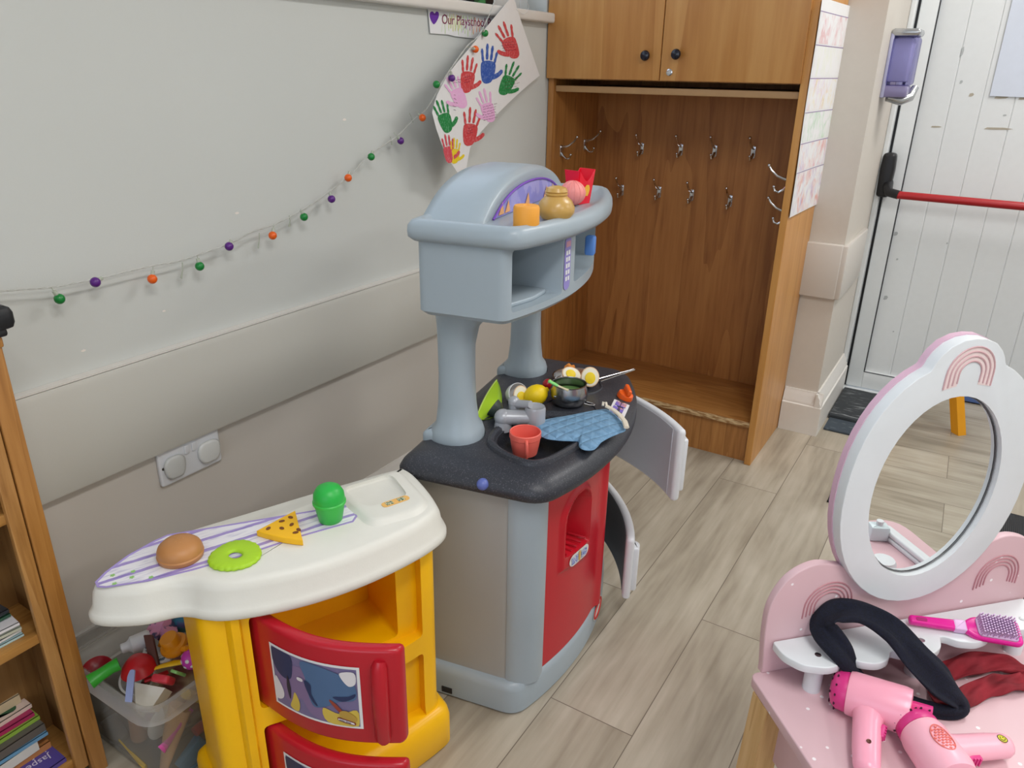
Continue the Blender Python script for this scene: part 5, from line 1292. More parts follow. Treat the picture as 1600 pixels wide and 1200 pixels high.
# ---- on the dressing table
def vw(p, z): v = onZ(p, z); return v
M_navy = two_tone('navy_jersey', (10, 13, 26), (16, 20, 40), 500, .4, .6, .95, bump=.2)
M_maroon = two_tone('maroon_jersey', (112, 18, 30), (150, 30, 44), 22, .35, .7, .85, bump=.3)
def band(name, label, pts, m, th=.22, wr=.0, seed=1, floor_z=None):
    """stretch fabric loop: (pixel x, pixel y, height, half width, twist) along its centre line"""
    P0 = [onZ(p[:2], p[2]) for p in pts]; c0 = sum(P0, Vector()) / len(P0)
    P = catmull([tuple(p - c0) for p in P0], 8); W = catmull([(p[3], p[4]) for p in pts], 8)
    N = len(P); rings = []; rr_ = random.Random(seed); ph = [rr_.uniform(0, 6) for _ in range(4)]
    for i in range(N):
        p = Vector(P[i]); t_ = (Vector(P[(i + 1) % N]) - Vector(P[i - 1])).normalized()
        v = (C0 - (p + c0)).normalized(); v = (v * .6 + Vector((0, 0, .6))).normalized()
        d = t_.cross(v).normalized(); n_ = d.cross(t_).normalized(); w, tw = W[i]
        d, n_ = d * math.cos(rad(tw)) + n_ * math.sin(rad(tw)), n_ * math.cos(rad(tw)) - d * math.sin(rad(tw))
        s_ = i / N * 2 * PI; ring = []; K = 28
        for k in range(K):
            a = 2 * PI * k / K; ca, sa = math.cos(a), math.sin(a)
            x = math.copysign(abs(ca) ** .85, ca)
            # lengthwise pleats that drift along the band, and crumples
            pl = .32 * math.cos(x * 4.2 + ph[0] + 1.6 * math.sin(s_ + ph[1])) + .16 * math.cos(x * 9 + ph[2] + 3 * s_)
            q = p + d * (w * x) + n_ * (w * th * (math.copysign(abs(sa) ** .6, sa) * (1 + .3 * math.sin(s_ * 7 + x * 3)) + pl * 1.9) + wr * math.sin(i * .55 + x * 5) )
            if floor_z is not None and (q + c0).z < floor_z: q.z = floor_z - c0.z + (.0002 if sa > 0 else 0)
            ring.append(tuple(q))
        rings.append(ring)
    rings.append(rings[0])
    b = MB(); b.loft(rings, None, False, False); o = b.build(name, m, None, sharp=180); o.location = c0
    return tag(o, label, 'headband')
band('headband', 'navy blue stretchy headband draped from the white shelf to the table', [(1287, 980, .586, .019, 40), (1302, 958, .600, .020, 20), (1345, 957, .606, .0165, 0), (1394, 985, .594, .0185, 8), (1434, 1030, .567, .021, 0), (1472, 1068, .540, .021, -8), (1503, 1100, .517, .012, 20), (1490, 1114, .510, .009, 40), (1445, 1106, .509, .010, 20), (1394, 1086, .512, .010, 0), (1350, 1064, .528, .011, -20), (1318, 1022, .566, .016, 0)], M_navy, .24, .0006, 4, .5008)
band('headband', 'dark red crumpled headband lying flat on the pink table', [(1472, 1052, .508, .013, 0), (1508, 1040, .510, .017, 10), (1545, 1034, .512, .014, -10), (1580, 1040, .511, .0135, 15), (1606, 1054, .510, .011, 30), (1600, 1066, .508, .012, 0), (1570, 1068, .510, .013, -15), (1540, 1074, .511, .0125, 10), (1514, 1086, .510, .013, 0), (1490, 1098, .509, .012, 20), (1468, 1090, .508, .010, 0), (1462, 1068, .508, .011, 20)], M_maroon, .26, .0022, 8, .5008)
# hairbrush lying on the shelf
h0 = onZ((1420, 968), ZS + .010); h1 = onZ((1497, 974), ZS + .010); h2 = onZ((1592, 991), ZS + .008)
t = thing('hairbrush', 'magenta plastic hairbrush with lilac bristles on the white shelf', 'hairbrush', tuple(h0))
ax = (h2 - h0).normalized(); up = Vector((.25, -.32, .91)); up = (up - ax * up.dot(ax)).normalized(); MBR = basis((0, 0, 0), ax, up.cross(ax), up)
L = (h2 - h0).length; M_mag = mat('magenta_plastic', (226, 26, 150), .3)
b = MB(); b.prism(rounded([(0, -.006), (.06, -.0075), (.06, .0075), (0, .006)], .004, 4), -.005, .005, r=.003, M=MBR); b.build('handle', M_mag, t)
b = MB(); b.prism(rounded([(.008, -.0025), (.022, -.0025), (.022, .0025), (.008, .0025)], .002, 3), .0048, .0056, M=MBR); b.build('hanging_slot', mat('deep_magenta', (170, 10, 106), .5), t)
b = MB(); b.prism(rounded([(.056, -.0078), (.072, -.0078), (.072, .0078), (.056, .0078)], .002, 3), -.0056, .0056, r=.002, M=MBR); b.build('collar', mat('lilac_plastic_light', (226, 186, 226), .4), t)
b = MB(); b.prism(rounded([(.070, -.007), (.082, -.016), (L + .002, -.0185), (L + .002, .0185), (.082, .016), (.070, .007)], [.002, .008, .008, .008, .008, .002], 4), -.006, .005, r=.004, M=MBR); b.build('head', M_mag, t)
b = MB(); b.prism(rounded([(.084, -.0135), (L - .005, -.0155), (L - .005, .0155), (.084, .0135)], .006, 4), .0048, .0075, r=.002, M=MBR); b.build('pad', mat('lilac_pad', (206, 170, 206), .5), t)
b = MB()
for i in range(13):
    for j in range(8):
        x = .087 + (L - .096) * i / 12; y = -.0125 + .025 * j / 7 + (.0014 if i % 2 else 0)
        b.lathe([(.0010, .006), (.0008, .0175), (.0012, .019), (0, .0195)], 6, MBR @ T((x, y, 0)))
o = b.build('bristles', mat('bristle_lilac', (206, 176, 212), .5), t); o['kind'] = 'stuff'
# hair dryers
M_dry = mat('candy_pink_plastic', (248, 168, 190), .28, .5); M_dry2 = mat('baby_pink_plastic', (246, 180, 196), .34, .5); M_mag2 = mat('raspberry_plastic', (214, 52, 130), .35)
def dryer(label, ax, hd, c, s=1.0, first=True, lean=0.0):
    """ax: axis of the barrel from grille to nozzle, hd: direction of the handle, c: centre of the barrel"""
    ax = Vector(ax).normalized(); hd = Vector(hd); hd = (hd - ax * hd.dot(ax)).normalized(); n_ = hd.cross(ax).normalized()
    t = thing('toy_hair_dryer', label, 'hair dryer', tuple(c), 0)
    M = basis((0, 0, 0), n_, hd, ax)     # z along barrel, y along handle
    if first: prof = [(.022, -.034), (.0265, -.033), (.0275, -.028), (.0285, .030), (.027, .037), (.019, .038), (0, .038)]
    else: prof = [(.020, -.034), (.025, -.032), (.027, -.024), (.0285, .024), (.026, .034), (.018, .037), (0, .037)]
    b = MB(); b.lathe([(0, prof[0][1])] + prof, 36, M); b.build('barrel', M_dry if first else M_dry2, t)
    b = MB(); b.lathe([(.0245, -.033), (.0250, -.036), (.0240, -.045), (.019, -.051), (.011, -.054), (0, -.055)], 30, M); g = b.build('rear_grille', M_mag2, t)
    b = MB()
    for k in range(12):
        a = 2 * PI * k / 12
        for r_, z, l in ((.0237, -.046, .0035), (.0165, -.0528, .003)):
            if r_ < .02 and k % 2: continue
            b.ell((0, 0, 0), (.0016, .0028, .0012), M @ T((r_ * math.cos(a), r_ * math.sin(a), z)) @ RZ(a + PI / 2) @ RX(0), 8, 6)
    b.build('vent_hole', mat('dark_vent', (60, 12, 40), .7), g)
    b = MB(); b.lathe([(.0135, .036), (.0145, .040), (.0150, .060), (.0135, .0605), (.012, .045), (0, .044)], 24, M @ Matrix.Diagonal((1, 1, 1, 1))); b.build('nozzle', M_mag2, t)
    b = MB(); hz = -.010
    b.loft([[tuple(M @ Vector((x * w, y, hz + z * w + sh_ + lean * (y - .012)))) for x, z in ellipse(0, 0, .0135, .0165, 20)] for y, w, sh_ in ((.012, 1.1, 0), (.030, 1.08, 0), (.040, 1.0, -.002), (.075, .98, -.006), (.098, .92, -.008), (.104, .78, -.009), (.106, .5, -.009))]); hb = b.build('handle', M_dry if first else M_dry2, t, sharp=60)
    tz = lean * .03
    b = MB(); b.box(-.005, .005, .034, .052, tz - .002, tz + .008, r=.0015, M=M)
    for k in range(4): b.box(-.0052, .0052, .036 + k * .004, .0375 + k * .004, tz + .007, tz + .0092, M=M)
    b.build('trigger', M_mag2, hb)
    side = 1 if (M @ Vector((1, 0, 0)) - M @ Vector((0, 0, 0))).z > 0 else -1
    if first:
        b = MB(); b.lathe([(.0028, 0), (.0028, .0012), (.0016, .0006), (0, .0006)], 12, M @ T((side * .0128, .072, hz - .004 + lean * .06)) @ RY(side * PI / 2)); b.build('screw', mat('brown_screw', (110, 70, 60), .4, metal=.6), hb)
    else:
        b = MB(); b.lathe([(.0055, 0), (.0055, .0008), (0, .001)], 18, M @ T((side * .0122, .090, hz - .006)) @ RY(side * PI / 2)); em = b.build('smiley_badge', mat('badge_yellow', (214, 206, 40), .5), hb)
        b = MB()
        for dy, dz in ((-.0018, .0018), (.0018, .0018)): b.ell((0, 0, 0), (.0004, .0008, .0008), M @ T((side * .0133, .090 + dy, hz - .006 - dz)), 6, 5)
        b.tube([M @ Vector((side * .0133, .090 + .003 * math.cos(a), hz - .006 + .0028 * math.sin(a))) for a in [PI * j / 8 for j in range(9)]], .0004, 5)
        b.tube([M @ Vector((side * .0131, .090 + .0054 * math.cos(a), hz - .006 + .0054 * math.sin(a))) for a in [2 * PI * j / 20 for j in range(20)]], .0004, 5, True)
        b.build('badge_face', M_black, em)
        b = MB(); PX = M @ T((side * .0, 0, 0))
        for i in range(-4, 5):
            for j in range(-2, 3):
                z = i * .0037; y = -.003 + j * .0042 + (i % 2) * .002
                if (z / .016) ** 2 + ((y + .003) / .009) ** 2 > 1.05: continue
                x = side * math.sqrt(max(0, .0282 ** 2 - y * y)) 
                b.ell((0, 0, 0), (.0011, .0021, .0014), M @ T((x, y, z)), 6, 5)
        b.build('grille_pattern', mat('coral_grille', (226, 116, 108), .5), t)
        b = MB(); b.tube([M @ Vector((side * math.sqrt(.0285 ** 2 - (-.003 + .0105 * math.sin(a)) ** 2), -.003 + .0105 * math.sin(a), .0175 * math.cos(a))) for a in [2 * PI * j / 28 for j in range(28)]], .0007, 5, True); b.build('grille_ring', mat('coral_grille', (226, 116, 108), .5), t)
    return t
c1 = onZ((1370, 1096), VT + .029); e0 = onZ((1320, 1082), VT + .029); e1 = onZ((1440, 1121), VT + .036); hh = onZ((1362, 1200), VT + .014)
dryer('pink toy hair dryer with its handle towards the camera, nearest the white shelf', e1 - e0, hh - c1, c1, 1, True, .26)
c1 = onZ((1464, 1180), VT + .0285); e0 = onZ((1432, 1140), VT + .0285); e1 = onZ((1492, 1224), VT + .0285); hh = onZ((1600, 1178), VT + .014)
dryer('pink toy hair dryer with a red grille print and smiley badge on its handle', e1 - e0, hh - c1, c1, 1, False)
# white play pieces that stand at the right of the table
def vt(x, y, z): return T(VO) @ RZ(VA) @ Vector((x, y, z))
q = vt(.200, .405, VT); t = thing('toy_hair_straightener', 'white toy hair straightener on the right of the pink table', 'toy', tuple(q), VA)
for dz_, nm in ((0, 'lower_plate'), (.010, 'upper_plate')):
    b = MB(); b.prism(rounded([(-.05, -.009), (.06, -.009), (.06, .009), (-.05, .009)], .006, 4), dz_, dz_ + .009, r=.003); b.build(nm, M_vwhite, t)
q = vt(.252, .385, VT); t = thing('toy_perfume_box', 'small pale blue-white toy bottle at the front of the pink table', 'toy', tuple(q), VA + .3)
b = MB(); b.box(-.012, .012, -.016, .016, 0, .028, r=.004); b.build('bottle', mat('ice_blue_plastic', (214, 228, 232), .3), t); b = MB(); b.lathe([(.006, .028), (.006, .036), (0, .037)], 16); b.build('cap', M_vwhite, t)
q = vt(.172, .333, VT); b = MB(); b.lathe([(0, 0), (.017, 0), (.020, .004), (.020, .014), (.017, .019), (0, .020)], 26); o = b.build('toy_compact', M_vwhite); o.location = q; tag(o, 'round white toy make-up compact at the right edge of the photo', 'toy')

# ================================================================== BOOKCASE
BX1, BY1 = -1.211, .508
bc = thing('bookcase', 'honey pine bookcase with paperbacks against the left wall', 'bookcase', (-1.28, 0, 0)); bcl = Vector(bc.location)
def kb(b, x0, x1, y0, y1, z0, z1, r=.0015): b.box(x0 - bcl.x, x1 - bcl.x, y0 - bcl.y, y1 - bcl.y, z0, z1, r=r)
YB0 = -.55
b = MB(); kb(b, XW + .026, BX1 - .012, BY1 - .022, BY1, 0, .855); b.build('side_panel', M_case_in, bc)
b = MB(); kb(b, XW + .026, BX1 - .012, YB0, YB0 + .02, 0, .855); b.build('side_panel', M_case_in, bc)
b = MB(); kb(b, XW + .025, XW + .032, YB0 + .02, BY1 - .02, 0.02, .855); b.build('back_panel', M_case_in, bc)
b = MB(); kb(b, BX1 - .012, BX1, BY1 - .026, BY1 + .002, 0, .858); b.build('front_stile', M_case, bc)
b = MB(); kb(b, BX1 - .014, BX1 - .003, BY1 - .050, BY1 - .028, .03, .848); b.build('inner_stile', wood('oak_stile', (150, 102, 50), (176, 126, 68), (190, 142, 84), 'Z', 1.2, .45), bc)
b = MB(); kb(b, XW + .026, BX1 + .004, YB0, BY1 + .004, .855, .872, .003); b.build('top_board', M_case, bc)
M_shf = wood('pine_shelf', (160, 110, 52), (182, 132, 68), (196, 146, 82), 'Y', 1.0, .45)
for z in (.056, .347, .585):
    b = MB(); kb(b, XW + .032, BX1 - .013, YB0 + .02, BY1 - .022, z - .018, z); b.build('shelf', M_shf, bc)
b = MB(); kb(b, BX1 - .02, BX1 - .006, YB0 + .02, BY1 - .05, .0, .038); b.build('plinth', M_case, bc)
b = MB(); kb(b, -1.32, BX1 + .012, .15, BY1 + .01, .8725, .885, .004); kb(b, -1.33, BX1 + .020, .14, BY1 + .022, .883, .918, .01)
o = b.build('black_tray', mat('matt_black_plastic', (28, 29, 33), .45)); o.location = bcl; tag(o, 'black plastic tray on top of the bookcase', 'tray')
# books: front right corner seen at a pixel, lying flat
def book(label, p, z, w, d, th, col, rz=0.0, pages=(226, 220, 204), grp='books lying on the lower bookcase shelves', title=None, tcol=(236, 230, 240), x_off=0.0, soft=False):
    q = onZ(p, z + th)
    x = min(q.x, BX1 - .016) if False else q.x
    t = thing('book', label, 'book', (x, q.y, z), rz, grp)
    m = mat('book_%d_%d_%d' % col, col, .4, noise=.05, nscale=20)
    cv_ = .0012 if soft else .0022
    b = MB(); b.box(-d, 0, -w, 0, 0, cv_); b.box(-d, 0, -w, 0, th - cv_, th); b.box(-.0022, .0005, -w, 0, 0, th); b.build('cover', m, t)
    b = MB(); b.box(-d + .003, -.002, -w + .003, -.003, cv_, th - cv_); b.build('pages', mat('pages_%d' % pages[0], pages, .8, noise=.08, nscale=400), t)
    if title: text_mesh(title, .016, basis((-.012 if len(title) < 9 else -.03, -w + .01, th + .0004), (0, 1, 0), (-1, 0, 0)), mat('title_%d' % tcol[0], tcol, .5), 'title', t, .0001)
    return t
G1 = 'books stacked on the bottom bookcase shelf'
z = .0565
st = [((104, 1183), .20, .008, (92, 78, 158), 'purple paperback with a white title at the bottom of the stack', (226, 222, 214)),
      ((78, 1158), .21, .014, (196, 132, 78), 'orange-brown book above the purple paperback', (216, 196, 160)),
      ((58, 1158), .21, .020, (222, 220, 212), 'thick white book low in the bottom stack', (230, 228, 220)),
      ((74, 1143), .12, .007, (110, 160, 196), 'thin pale blue book poking out beside the white book', (220, 224, 224)),
      ((69, 1130), .21, .016, (104, 98, 92), 'thick dark grey book in the bottom stack', (150, 140, 124)),
      ((67, 1114), .22, .008, (150, 186, 74), 'lime green book with a checked edge', (236, 240, 220)),
      ((53, 1113), .22, .008, (176, 44, 96), 'magenta book under the dinosaur book', (220, 190, 200)),
      ((51, 1098), .16, .008, (226, 204, 192), 'pale pink book with a green dinosaur on its cover', (226, 220, 210)),
      ((30, 1085), .16, .018, (206, 186, 152), 'cream book with rounded corners in the middle of the stack', (214, 200, 170)),
      ((38, 1066), .14, .010, (54, 120, 168), 'bright blue book below the green one', (224, 224, 224)),
      ((35, 1046), .18, .018, (40, 64, 54), 'dark green book with beige page edges', (170, 152, 128)),
      ((17, 1038), .14, .016, (126, 62, 50), 'reddish brown round-cornered book on top of the stack', (176, 150, 120))]
for k, (p, w, th, col, lab, pg) in enumerate(st):
    d = .125
    # keep the stack on one pile: the corner's y is read at the height it lies at
    t = book(lab, p, z, w, d, th, col, random.uniform(-.05, .05), pg, G1, 'longjack' if False else None)
    t.location.x = min(t.location.x, -1.208); t.location.y = min(t.location.y, .452)
    if k == 0:
        text_mesh('Jasper\nin fur', .020, basis((-.035, -.012, th + .0004), (-.1, -1, 0), (1, -.1, 0)), mat('title_white', (226, 220, 236), .5), 'title', t, .0001)
    if k == 7:
        b = MB(); b.face([(-.02 + .012 * math.sin(a * 2), -.05 + .032 * math.cos(a) , th + .0006) for a in [2 * PI * j / 24 for j in range(24)]]); b.face([(-.036 + .014 * math.cos(a), -.022 + .012 * math.sin(a), th + .0008) for a in [2 * PI * j / 16 for j in range(16)]]); b.build('dinosaur_print', mat('print_dark_green', (38, 92, 62), .5), t)
        b = MB(); b.face([(-.05, -.15, th + .0006), (.0, -.15, th + .0006), (.0, -.085, th + .0006), (-.04, -.08, th + .0006)]); b.build('blue_print', mat('print_sky', (74, 136, 196), .5), t)
    z += th + .0006
G2 = 'thin books on the middle bookcase shelf'; z = .3475
for p, w, th, col, lab, pg in [((37, 990), .2, .004, (186, 214, 216), 'pale aqua thin book at the bottom of the middle shelf', (230, 230, 226)),
      ((35, 982), .2, .004, (226, 226, 224), 'white thin book with a blue edge on the middle shelf', (206, 220, 226)),
      ((46, 972), .18, .005, (196, 200, 184), 'pale sage thin book sticking out on the middle shelf', (226, 226, 216)),
      ((40, 967), .2, .005, (232, 230, 234), 'white picture book with purple lettering on the middle shelf', (230, 230, 230)),
      ((23, 955), .18, .005, (52, 92, 70), 'dark green thin book on the middle shelf', (220, 220, 214)),
      ((20, 948), .2, .006, (52, 56, 62), 'charcoal thin book on the middle shelf', (210, 210, 206)),
      ((5, 930), .2, .006, (216, 212, 206), 'off-white thin book on top of the middle shelf pile', (226, 222, 214))]:
    t = book(lab, p, z, w, .12, th, col, random.uniform(-.12, .06), pg, G2, soft=True); t.location.x = min(t.location.x, -1.208); t.location.y = min(t.location.y, .445); z += th + .0025
    if 'lettering' in lab: 
        b = MB(); b.face([(-.03 + .018 * math.cos(a), -.055 + .03 * math.sin(a), th + .0005) for a in [2 * PI * j / 20 for j in range(20)]]); b.build('magenta_print', mat('print_magenta', (214, 40, 150), .5), t)
        text_mesh('R', .026, basis((-.004, -.06, th + .0006), (0, 1, 0), (-1, 0, 0)), mat('title_purple', (90, 60, 140), .5), 'title', t, .0001)
t = book('yellow thin book standing above the middle shelf pile', (12, 908), z, .16, .10, .008, (198, 172, 78), .1, (226, 214, 160), G2, soft=True); t.location.x = min(t.location.x, -1.213); t.location.y = min(t.location.y, .43)

# ================================================================== TOY BOX between the bookcase and the yellow counter
bxz = .215
bx_ = thing('storage_box', 'clear plastic storage box full of toys beside the bookcase', 'storage box', (-1.18, .712, 0))
M_clear = clear_plastic('clear_polypropylene', (216, 216, 212), .04, .25, .28)
ol = rounded([(-.155, -.192), (.138, -.192), (.138, .20), (-.155, .20)], .045, 6)
b = MB(); n_ = ccw(ol)
b.loft([[(x, y, z) for x, y in inset_poly(n_, d)] for d, z in [(.022, .004), (.016, .012), (.004, bxz - .03), (.002, bxz - .028), (.0, bxz - .006), (0, bxz), (.004, bxz + .001), (.006, bxz - .028), (.02, .016), (.03, .009)]]); b.build('box_body', M_clear, bx_, sharp=60)
b = MB(); b.rings(ol, [(-.002, bxz - .034), (-.009, bxz - .034), (-.010, bxz - .028), (-.010, bxz - .004), (-.007, bxz + .001), (.002, bxz + .001), (.002, bxz - .002)], None, False, False); b.build('box_rim', clear_plastic('cloudy_rim', (226, 224, 222), .2, .3, .4), bx_)
G = None
def tplace(o, label, cat='toy', grp=None): return tag(o, label, cat, grp)
def wtube(name, label, pts, r, m, flat=1.0, n=12, up=None):
    c = sum((Vector(p) for p in pts), Vector()) / len(pts); b = MB(); b.tube([Vector(p) - c for p in pts], r, n, flat=flat, up=up)
    o = b.build(name, m, None, sharp=70); o.location = c; return tplace(o, label)
Z1 = .215
# green cucumber-like handle
wtube('toy_skittle', 'shiny green toy skittle lying at the left of the box', [onZ((140, 1066), .236), onZ((156, 1055), .240), onZ((174, 1043), .246), onZ((186, 1037), .248)], [.014, .0115, .011, .0125], mat('grass_green_plastic', (48, 164, 44), .3))
# red bowls
def bowl(name, label, c, ax, r, m, h=.5):
    b = MB(); b.lathe([(0, -r * h * .98), (r * .45, -r * h * .9), (r * .8, -r * h * .5), (r, 0), (r * .94, 0), (r * .75, -r * h * .42), (r * .4, -r * h * .78), (0, -r * h * .86)], 28, axis_matrix((0, 0, 0), ax)); o = b.build(name, m); o.location = c; return tplace(o, label)
M_tr = mat('toy_red', (196, 26, 38), .35)
bowl('toy_bowl', 'red toy bowl turned over behind the green skittle', onZ((218, 1046), .224), (.1, .05, -1), .032, M_tr, .9)
bowl('toy_bowl', 'dark red toy dish at the back left of the box', onZ((152, 1046), .205), (.3, -.2, 1), .028, mat('toy_dark_red', (150, 20, 34), .35), .5)
# white mug on its side
c = onZ((188, 1080), .160) + Vector((.012, .035, 0)); ax = Vector((.25, -.35, .85)).normalized()
t = thing('toy_mug', 'white toy mug lying on its side at the front of the box', 'mug', tuple(c))
b = MB(); b.lathe([(0, -.03), (.026, -.03), (.030, -.026), (.032, .022), (.033, .024), (.029, .024), (.027, -.022), (0, -.024)], 30, axis_matrix((0, 0, 0), ax)); b.build('mug', mat('toy_white', (226, 226, 222), .4), t)
# lilac knife standing up
k0 = onZ((201, 1098), .214); k1 = onZ((206, 1046), .262)
b = MB(); d = k1 - k0; b.prism(rounded([(-.0065, 0), (.0065, 0), (.0065, d.length), (-.002, d.length), (-.0065, d.length - .012)], .003, 3), -.0012, .0012, M=basis((0, 0, 0), d.cross(Vector((0, 1, 0)) * -1).normalized() if False else Vector((.9, .42, 0)), d)); o = b.build('toy_knife', mat('lilac_blue_plastic', (150, 162, 206), .4)); o.location = k0; tplace(o, 'pale lilac blue toy knife standing upright in the box', 'knife')
# white open carton
c = onZ((238, 1082), .20)
b = MB(); wp = [onZ(p, z_) - c for p, z_ in (((210, 1066), .215), ((258, 1075), .215), ((236, 1108), .185), ((212, 1108), .18))]
b._add([tuple(v) for v in wp] + [tuple(v + Vector((-.012, .018, -.03))) for v in wp], [(0, 1, 2, 3), (4, 5, 6, 7), (0, 1, 5, 4), (1, 2, 6, 5), (2, 3, 7, 6), (3, 0, 4, 7)]); o = b.build('toy_carton', mat('toy_cream_white', (226, 222, 210), .5), None, 20); o.location = c; tplace(o, 'cream white toy carton wedged behind the box front')
# red ice lolly, green one
def blob(name, label, px, z, r, m, rz=0, cat='toy', tilt=0): 
    c = onZ(px, z); b = MB(); b.ell((0, 0, 0), r, RZ(rz) @ RX(tilt), 18, 12); o = b.build(name, m); o.location = c; return tplace(o, label, cat)
c = onZ((256, 1062), .222); b = MB(); b.prism(rounded([(-.017, -.018), (.017, -.018), (.017, .012), (.008, .02), (-.008, .02), (-.017, .012)], .008, 4), -.007, .007, r=.004, M=RZ(.4) @ RX(-.9)); o = b.build('toy_strawberry_slice', mat('strawberry_red', (214, 56, 72), .4)); o.location = c; tplace(o, 'rounded strawberry red toy piece at the box rim')
c = onZ((280, 1052), .222); b = MB(); b.prism(rounded([(-.008, -.02), (.008, -.02), (.008, .012), (0, .018), (-.008, .012)], .006, 4), -.003, .003, r=.002, M=RZ(.2) @ RX(-.9)); o = b.build('toy_leaf', mat('mint_green_plastic', (142, 200, 120), .4)); o.location = c; tplace(o, 'small mint green toy piece beside the strawberry red one')
wtube('toy_ladle', 'red toy ladle handle in the middle of the box', [onZ((226, 1063), .212), onZ((248, 1056), .214), onZ((262, 1050), .212)], [.006, .006, .005], M_tr, .6)
wtube('toy_knife', 'yellow toy knife lying across the middle of the box', [onZ((235, 1047), .228), onZ((252, 1041), .230), onZ((272, 1036), .232), onZ((289, 1034), .232)], [.003, .0055, .0075, .006], mat('toy_yellow', (246, 200, 20), .4), .35)
# brown chocolate bar
k0 = onZ((243, 1042), .225); k1 = onZ((232, 992), .262); d = k1 - k0
b = MB(); b.prism(rounded(rect(.017, d.length, 0, d.length / 2), .003, 3), -.004, .004, r=.0015, M=basis((0, 0, 0), Vector((.85, .5, .1)), d)); o = b.build('toy_chocolate_bar', mat('chocolate_brown', (92, 56, 48), .45)); o.location = k0; tplace(o, 'brown toy chocolate bar leaning upright at the back of the box')
# clear white bottle
c0_ = onZ((190, 1014), .235); c1_ = onZ((226, 1000), .238); ax = (c1_ - c0_).normalized()
t = thing('toy_bottle', 'frosted white toy bottle lying at the back of the box by the skirting', 'bottle', tuple(c0_))
b = MB(); b.lathe([(.008, 0), (.0095, 0), (.0095, .010), (.012, .014), (.0165, .018), (.017, .048), (.014, .052), (0, .052)], 24, axis_matrix((0, 0, 0), ax)); b.build('bottle', mat('frosted_white', (214, 214, 216), .4), t)
b = MB(); b.lathe([(.0055, -.001), (.008, -.001), (.008, .004)], 20, axis_matrix((0, 0, 0), ax)); b.build('bottle_mouth', mat('frost_grey', (186, 186, 190), .5), t)
# amber lidded pot
c = onZ((274, 1010), .245); t = thing('toy_teapot_lid', 'amber plastic toy hat-shaped pot at the back of the box', 'toy', tuple(c)); t.rotation_euler = (.35, -.1, 0)
M_amb = mat('amber_plastic', (222, 142, 24), .3)
b = MB(); b.lathe([(0, -.008), (.020, -.008), (.0245, -.002), (.026, .006), (.024, .010), (.018, .012), (.017, .026), (.0155, .028), (0, .028)], 30); b.build('pot', M_amb, t)
b = MB(); b.tube([(.024, 0, .004), (.034, .004, .006), (.036, .010, .002)], [.005, .006, .004], 8); b.build('handle', M_amb, t)
b = MB(); b.tube([(-.024, 0, .004), (-.033, -.004, .004), (-.034, -.012, -.001)], [.005, .006, .004], 8); b.build('handle', M_amb, t)
# patterned pink wrapper, teal packet behind
c = onZ((256, 990), .235); b = MB(); ww = [(228, 985), (236, 972), (262, 963), (276, 976), (280, 1000), (262, 1008), (246, 1000), (234, 992)]
pw_ = [onZ(p, .240 + .012 * (k % 3)) - c for k, p in enumerate(ww)]
b._add([tuple(v) for v in pw_] + [(0, 0, .022), (0, 0, -.03)], [(k, (k + 1) % 8, 8) for k in range(8)] + [((k + 1) % 8, k, 9) for k in range(8)]); o = b.build('patterned_packet', two_tone('pink_patterned_wrapper', (222, 150, 186), (66, 66, 108), 55, .54, .62, .5, detail=2), None, 80); o.location = c; tplace(o, 'crumpled pink and navy patterned packet at the back of the box', 'packet')
c = onZ((288, 972), .235); b = MB(); b.ell((0, 0, 0), (.026, .020, .02), RZ(.6), 12, 8); o = b.build('teal_packet', two_tone('teal_wrapper', (44, 116, 146), (80, 84, 140), 50, .5, .6, .5)); o.location = c; tplace(o, 'teal and violet packet squeezed against the yellow counter', 'packet')
c = onZ((246, 1024), .228); b = MB(); b.box(-.028, .028, -.02, .02, -.003, .003, r=.002, M=RZ(.7) @ RX(.2)); o = b.build('printed_card', two_tone('printed_card_white', (226, 226, 226), (90, 110, 130), 90, .55, .6, .5)); o.location = c; tplace(o, 'white printed card lying under the amber pot', 'card')
c = onZ((298, 1030), .235); t = thing('toy_mushroom', 'magenta toy with white spots against the yellow counter', 'toy', tuple(c))
b = MB(); b.ell((0, 0, 0), (.017, .017, .02), None, 18, 12); b.build('cap', mat('toy_magenta', (204, 60, 176), .4), t)
b = MB(); 
for u_, v_ in ((-1.0, .4), (-1.9, .1), (-.5, -.2), (-1.4, -.35), (-.2, .5), (-2.6, .4)): b.ell((0, 0, 0), (.0038, .0038, .0012), T((.0166 * math.cos(u_) * math.cos(v_), .0166 * math.sin(u_) * math.cos(v_), .0196 * math.sin(v_))) @ RZ(u_) @ RY(PI / 2 - v_), 10, 6)
b.build('spot', mat('toy_white', (226, 226, 222), .4), t)
